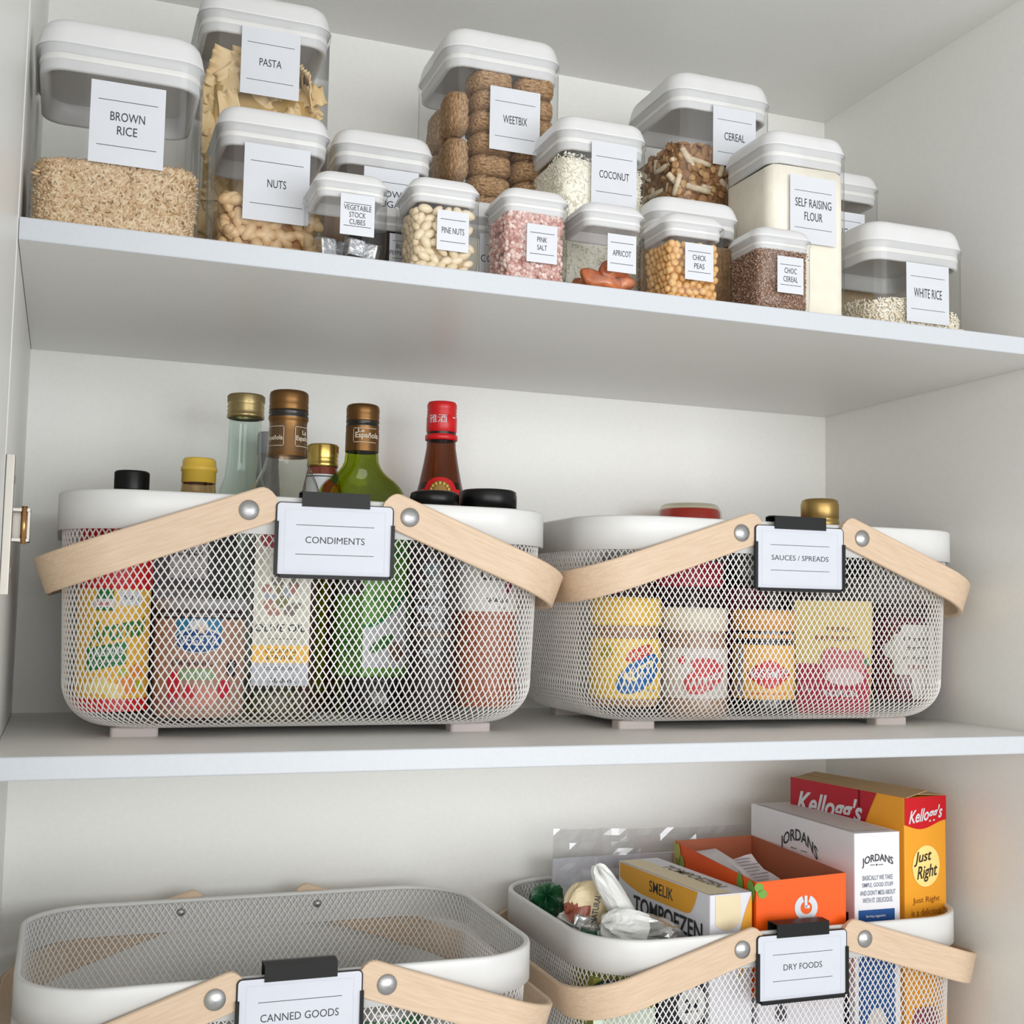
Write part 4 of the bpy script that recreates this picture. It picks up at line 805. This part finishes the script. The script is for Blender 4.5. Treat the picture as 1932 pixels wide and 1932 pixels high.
shape(mb, Lf, 0, d*.64, h - .050, h, 7, 10); shape(mb, Lf, d*.62, d*.78, lambda u: h - .050 + .050*max(0, (u - d*.64)/(d*.14))**.8, h, 7, 12)
text(mb, Lf, "Kellogg's", d*.36, h - .026, d*.60, .030, 2, bold=.025, shear=.35, slope=.02)
mb.build('carton', [colored('#eba02c', .4), colored('#c3101f', .4), CARD, colored('#f9dd8a', .5), colored('#2e2415', .5), colored('#8a4e10', .5), colored('#8a4050', .5), colored('#b01428', .4)], t)
mb = MB(); mb.add([(0.001, .0, h), (w_*.55, .0, h + .006), (w_*.55, d*.98, h + .005), (.001, d*.98, h)], [(0, 1, 2, 3)], 0); mb.add([(w_ - .001, 0, h), (w_*.3, .001, h + .0025), (w_*.3, d*.98, h + .003), (w_ - .001, d*.98, h)], [(0, 1, 2, 3)], 0)
o = mb.build('top_flap', P('#b79a72', .7), t); o.modifiers.new('thickness', 'SOLIDIFY').thickness = .0006
# Jordans box
t, w_, d, h = carton('granola_box', (1612, 1573), (1697, 1570), .125, 'white and blue granola box between the orange box and the tall cereal box', (1410, 1514), d=.188)
sc = w_/85; mb = MB(); F, Lf, Tp = cartonmesh(mb, w_, d, h)
text(mb, F, 'JORDANS', w_*.5, h - 47*sc, 58*sc, 15*sc, 1, bold=.012, arc=.0042)
for a0, a1 in ((.34, .44), (.52, .62)): shape(mb, F, w_*a0, w_*a1, h - 50*sc, h - 49*sc, 1, 1)
ell(mb, F, w_*.48, h - 49.5*sc, 1.5*sc, 1.5*sc, 1, 8)
for k, q in enumerate(('BASICALLY WE TAKE', 'SIMPLE, GOOD STUFF', "AND DON'T MESS ABOUT", 'WITH IT. DELICIOUS.')): text(mb, F, q, w_*.5, h - (69 + 11.5*k)*sc, (56, 58, 66, 56)[k]*sc, 7.5*sc, 2, bold=.004)
shape(mb, F, w_*.08, w_*.87, 0, h - 118*sc, 3, 2); text(mb, F, 'Serving suggestion', w_*.45, h - 128*sc, 36*sc, 5*sc, 0, off=.0006)
ell(mb, F, w_*.46, h - 158*sc, 17*sc, 15*sc, 4, 16, .0006); ell(mb, F, w_*.42, h - 155*sc, 5*sc, 4*sc, 5, 10, .0008); ell(mb, F, w_*.53, h - 160*sc, 6*sc, 5*sc, 5, 10, .0008); ell(mb, F, w_*.47, h - 290*sc, 17*sc, 22*sc, 6, 16, .0006)
text(mb, Lf, 'JORDANS', d*.50, h - .0335, d*.36, .0155, 1, bold=.012, arc=.014)
for a0, a1 in ((.42, .48), (.52, .58)): shape(mb, Lf, d*a0, d*a1, h - .0325, h - .0318, 1, 1)
shape(mb, Lf, d*.75, d*.95, 0, h - .075, 7, 2)
shape(mb, Tp, .004, w_ - .004, .01, d - .004, 8, 2)
mb.build('carton', [colored('#e6e6ea', .45), INK, colored('#6f7c8c', .6), colored('#1f4f8c', .45), colored('#d8b49a', .6), colored('#6a4436', .6), colored('#c9c4bc', .6), colored('#1e2036', .5), colored('#cfcbc9', .5)], t)
# orange box, open at the top
t, w_, d, h = carton('open_box', (1427, 1665), (1583, 1660), .118, 'open orange box with green leaves and a white letter G in the DRY FOODS basket', (1262, 1581), d=.205, zf=at(1427, 1888, .118).z)
mb = MB(); th = .0008; sc = w_/156; hl, hr, hb = h, h + .006, h + .004
def wallq(a, b, za, zb, m):
    a, b = Vector(a), Vector(b); n = Vector((b.y - a.y, a.x - b.x)).normalized()*th
    mb.add([(a.x, a.y, 0), (b.x, b.y, 0), (b.x, b.y, zb), (a.x, a.y, za), (a.x - n.x, a.y - n.y, 0), (b.x - n.x, b.y - n.y, 0), (b.x - n.x, b.y - n.y, zb), (a.x - n.x, a.y - n.y, za)], [(0, 1, 2, 3)], m)
    mb.add([(a.x - n.x, a.y - n.y, 0), (b.x - n.x, b.y - n.y, 0), (b.x - n.x, b.y - n.y, zb), (a.x - n.x, a.y - n.y, za), (b.x, b.y, zb), (a.x, a.y, za)], [(3, 2, 1, 0), (3, 5, 4, 2)], 1)
wallq((0, 0), (w_, 0), hl, hr, 0); wallq((w_, 0), (w_, d), hr, hb, 0); wallq((w_, d), (0, d), hb, h, 0); wallq((0, d), (0, 0), h, hl, 0)
mb.box((0, 0, 0), (w_, d, .001), 1)
F = flat((0, -.0001, 0)); Lf = flat((-.0001, d, 0), (0, -1, 0))
# letter G turned upright along the side, as a ring with a notch
def ring(cu, cw, R, r, a0, a1, m, n=28, off=.0004):
    V = []; 
    for i in range(n + 1): a = a0 + (a1 - a0)*i/n; V += [F(cu + R*math.cos(a), cw + R*math.sin(a), off), F(cu + r*math.cos(a), cw + r*math.sin(a), off)]
    mb.add(V, [(2*i, 2*i+2, 2*i+3, 2*i+1) for i in range(n)], m)
gx, gz = w_*.55, h - 42*sc
ring(gx, gz, 20*sc, 10*sc, PI*.62, PI*2.38, 2); shape(mb, F, gx - 3*sc, gx + 2*sc, gz, gz + 19*sc, 2, 1, .0005); shape(mb, F, gx - 2*sc, gx + 6*sc, gz - 1*sc, gz + 4*sc, 2, 1, .0005)
shape(mb, F, gx - 19*sc, gx + 19*sc, gz - 42*sc, gz - 33*sc, 2, 1, .0005)
for (u, w2, a, b, m) in ((d*.06, h - .012, .008, .012, 3), (d*.11, h - .022, .009, .011, 4), (d*.04, h - .026, .007, .010, 3), (d*.83, h - .008, .007, .009, 5), (d*.95, h - .010, .008, .010, 5), (d*.86, h - .018, .006, .005, 5)): ell(mb, Lf, u, w2, a, b, m, 14, .0006)
shape(mb, Lf, 0, d*.03, h - .06, h, 3, 1)
for (u, w2) in ((4*sc, h - 8*sc), (10*sc, h - 18*sc)): ell(mb, F, u, w2, 8*sc, 7*sc, 5, 12, .0006)
mb.build('carton', [colored('#f05a04', .45), colored('#b7694a', .6), CARD, colored('#b6b35c', .5), colored('#9aa548', .5), colored('#6fa040', .5)], t)
mb = MB(); mb.box((.004, d*.30, h - .034), (w_*.75, d*.96, h - .030), 0); mb.add([(.006, d*.45, h - .026), (w_*.5, d*.62, h - .012), (w_*.5, d*.97, h - .008), (.006, d*.97, h - .012)], [(0, 1, 2, 3)], 0)
o = mb.build('inner_flap', P('#e4e2e6', .55), t)
tr = thing('receipt', t.matrix_basis @ Vector((w_*.42, d*.36, h - .012)), 'crumpled printed paper slip tucked in the open orange box', 'paper slip', rz=.25)
mb = MB(); V = []
for i in range(7):
    for j in range(5): V.append(((j - 2)*.0085 + .002*math.sin(i), (i - 3)*.009, .0045*i - .012 + .0015*math.sin(i*1.7 + j)))
mb.add(V, [(i*5+j, i*5+j+1, i*5+j+6, i*5+j+5) for i in range(6) for j in range(4)], 0, True)
for k in range(11):
    i = .6 + k*.46; z = .0045*i - .012 + .0024; y = (i - 3)*.009
    mb.add([(-.013, y, z), (.004 + .008*((k*7) % 3)/2, y, z), (.004 + .008*((k*7) % 3)/2, y + .0012, z + .0006), (-.013, y + .0012, z + .0006)], [(0, 1, 2, 3)], 1)
mb.build('paper', [P('#cfc6c8', .6), P('#8d8186', .7)], tr)
# Smelik box
t, w_, d, h = carton('pastry_box', (1340, 1690), (1423, 1684), .120, 'yellow and white pastry box leaning in front of the open orange box', (1166, 1623), d=.165)
t.rotation_euler.y = 0
sc = d/190; mb = MB(); F, Lf, Tp = cartonmesh(mb, w_, d, h)
shape(mb, Lf, d*.02, d*.88, lambda u: h - .024 + .023*max(0, (u/d - .74)/.14)**3 + .010*max(0, 1 - u/d/.35)**2, lambda u: h - .001, 1, 40)
shape(mb, Lf, 0, d*.12, 0, lambda u: h - .03 + .0*u, 1, 4, .0002)
text(mb, Lf, 'SMELIK', d*.50, h - .0125, d*.26, .0110, 2, bold=.006); text(mb, Lf, 'TOMPOEZEN', d*.56, h - .0355, d*.74, .0170, 2, bold=.02)
shape(mb, F, w_*.12, w_*.72, lambda u: h - .026 - .006*math.sin((u/w_ - .1)*PI/.62), h - .001, 3, 14); shape(mb, F, w_*.68, w_*.99, lambda u: h - .055 - .02*(1 - (u/w_ - .68)/.31), lambda u: h - .045 + .044*((u/w_ - .68)/.31)**.6, 1, 14)
shape(mb, Tp, w_*.0, w_*.55, d*.02, d*.98, 3, 2); text(mb, Tp, 'TOMPOEZEN', w_*.66, d*.45, d*.6, w_*.28, 4, rot=-PI/2, bold=.01)
mb.build('carton', [colored('#dcdce4', .45), colored('#e0a238', .45), INK, colored('#e3d4b0', .5), colored('#7a6a3a', .6)], t)
# lower fronts seen through the mesh
a = at(1427, 1888, .118); b = at(1583, 1885, .118); t = thing('white_carton', (a.x + .002, .118, FL3), 'white carton lying under the open orange box behind the DRY FOODS card', 'box', rz=-.12)
mb = MB(); F, Lf, Tp = cartonmesh(mb, b.x - a.x - .003, .19, a.z - FL3 - .0006); ell(mb, F, .022, a.z - FL3 - .012, .006, .008, 1, 14); mb.build('carton', [colored('#d8d7df', .5), colored('#4a4450')], t)
t, w_, d, h = carton('navy_packet', (1245, 1850), (1330, 1846), .122, 'dark navy packet with a white spot seen through the DRY FOODS basket front', d=.04)
mb = MB(); F, Lf, Tp = cartonmesh(mb, w_, d, h); ell(mb, F, w_*.7, h - .024, .014, .016, 1, 16); text(mb, F, '24', w_*.7, h - .024, .014, .012, 0, bold=.02, off=.0008); mb.build('packet', [colored('#22222e', .4), colored('#c9c9c9')], t)
t, w_, d, h = carton('green_packet', (1120, 1846), (1236, 1846), .125, 'olive green and white packet at the left front of the DRY FOODS basket', d=.05)
mb = MB(); F, Lf, Tp = cartonmesh(mb, w_, d, h); shape(mb, F, 0, w_, 0, h - .03, 1, 2); ell(mb, F, w_*.25, h - .012, .02, .010, 2, 12); mb.build('packet', [colored('#8a8a3a', .5), colored('#c9d6c4', .5), colored('#1f3a34', .5)], t)
# clear bag standing at the back
a = at(1036, 1560, .335); b = at(1425, 1566, .335)
t = thing('clear_bag', ((a.x + b.x)/2, .327, FL3), 'crinkled clear plastic bag standing at the back of the DRY FOODS basket', 'bag', None, 0)
mb = MB(); W_ = (b.x - a.x); H_ = a.z - FL3; V = []; n, m = 30, 34
for i in range(m + 1):
    for j in range(n + 1):
        u = j/n; v = i/m; cr = RN.uniform(-.0016, .0016)*(1 if u < .35 and v > .55 else .35)
        V.append(((u - .5)*W_ , .002*math.sin(u*22 + v*9) - .005 + cr + .003*math.sin(u*60)*(u < .3), v*H_*(1 - .02*math.sin(u*2))))
F_ = [(i*(n+1)+j, i*(n+1)+j+1, (i+1)*(n+1)+j+1, (i+1)*(n+1)+j) for i in range(m) for j in range(n)]
mb.add(V, F_, 0, False); mb.build('film', CLEAR((.90, .90, .91), 1.9, .1), t)
mb = MB(); mb.box((-W_*.5 + .003, .003, 0), (W_*.47, .006, H_*.865), 0); mb.build('panel', P('#d6d7dc', .55), t)
# crumpled packets at the left of the basket
def crumple(name, loc, size, rot, desc, mats, mf, seed, cat='wrapper', amp=.22, label=None):
    R2 = np.random.RandomState(seed); mb = MB(); n, m = 34, 22; L = []; ph = R2.rand(12)*6.28
    for i in range(m + 1):
        t_ = PI*i/m; l = []
        for j in range(n):
            a = 2*PI*j/n; st = math.sin(t_)**.55; c_ = math.copysign(abs(math.cos(t_))**.7, math.cos(t_))
            f = 1 + amp*(math.sin(3*a + ph[0] + 2*t_) * .35 + math.sin(7*a + ph[1] - 3*t_)*.3 + math.sin(11*a + 5*t_ + ph[2])*.2 + R2.uniform(-.16, .16))
            l.append((size[0]*c_*(1 + .1*math.sin(a*5 + ph[3])), size[1]*st*f*math.cos(a), size[2]*st*f*math.sin(a)))
        L.append(l)
    k0 = len(mb.f); mb.loft(L, 0, smooth=False)
    for q in range(len(mb.f)):
        vs = [mb.v[i] for i in mb.f[q]]; mb.m[q] = mf(sum(v[0] for v in vs)/len(vs)/size[0], sum(v[2] for v in vs)/len(vs)/size[2])
    if label: label(mb)
    t = thing(name, loc, desc, cat); o = mb.build('wrapper', mats, t); o.rotation_euler = rot; return t
SILV = P('#c9cac8', .28, .85, noise=.1, nscale=200, bump=.6)
GRN = P('#1d5c37', .3, .2, noise=.15, nscale=60); WHT = P('#dfe0dd', .35); CRM = P('#d8c7a2', .5); BRN = P('#8a4a38', .4)
p = at(1031, 1712, .285); crumple('foil_wrapper', p, (.032, .017, .020), (.2, .6, 1.2), 'shiny dark green foil packet at the far left corner of the DRY FOODS basket', [GRN, SILV], lambda u, v: 0 if u < .4 else 1, 3)
p = at(1098, 1756, .200); crumple('foil_wrapper', p, (.030, .022, .018), (.1, .35, .9), 'silver and green crumpled wrapper at the left rim of the DRY FOODS basket', [SILV, GRN], lambda u, v: 1 if u > .55 else 0, 5)
p = at(1108, 1724, .195)
def nl(mb): text(mb, flat((.0, -.0185, .0)), 'NATURAL', -.004, .009, .026, .0066, 2, bold=.02, rot=PI/2 - .1, off=.0025)
crumple('snack_packet', p, (.022, .015, .029), (0, .1, .1), 'cream and brown snack packet lettered NATURAL between the foil wrappers', [CRM, BRN, INK], lambda u, v: 1 if (u < -.25 and v < .35) else 0, 8, 'packet', .12, nl)
p = at(1170, 1712, .175); crumple('plastic_tube', p, (.046, .0115, .011), (0, .95, .25), 'white rolled plastic sleeve leaning diagonally over the crumpled wrappers', [WHT, SILV], lambda u, v: 0, 11, 'wrapper', .10)
p = at(1212, 1760, .155); crumple('foil_wrapper', p, (.036, .018, .018), (.3, .25, -.2), 'crumpled white and silver wrapper against the pastry box', [WHT, SILV], lambda u, v: 1 if u > .1 else 0, 13)
p = at(1128, 1768, .178); crumple('foil_wrapper', p, (.020, .012, .010), (.1, .1, .2), 'green tipped wrapper at the front rim of the DRY FOODS basket', [WHT, GRN], lambda u, v: 1 if abs(u) > .35 else 0, 17)
# cans at the back of the nearly empty basket
def can(x, Y, h, desc, body, band, R=.034):
    t = thing('food_can', (x, Y, FL3 + .007), desc, 'can'); mb = MB()
    mb.lathe([(R*.9, 0), (R, .002), (R, .004), (R*.985, .006), (R*.985, h - .006), (R, h - .004), (R, h - .001), (R*.95, h), (R*.92, h - .003), (0, h - .003)], 0, 44, capb=True); mb.build('tin', STEEL, t)
    mb = MB(); cp = cyl(R*.985); shape(mb, cp, -R*2.9, R*2.9, .008, h - .008, 0, 44, .0004); shape(mb, cp, -R*1.3, R*1.3, h*.3, h*.62, 1, 20, .0007); mb.build('label', [P(body, .4), P(band, .4)], t)
for x, Y, h, dsc, b_, n_ in [(.060, .20, .112, 'can with a red label behind the CANNED GOODS card', '#b5382a', '#e3dcd0'), (.128, .20, .112, 'can with a green label right of the red can', '#2f6b3e', '#d6d2c4'), (.196, .21, .108, 'plain grey labelled can at the right end of the CANNED GOODS basket', '#9a9896', '#6a6a6a'), (-.010, .20, .112, 'can with a white label left of the red can', '#d8d4cc', '#a33a34')]: can(x, Y, h, dsc, b_, n_)
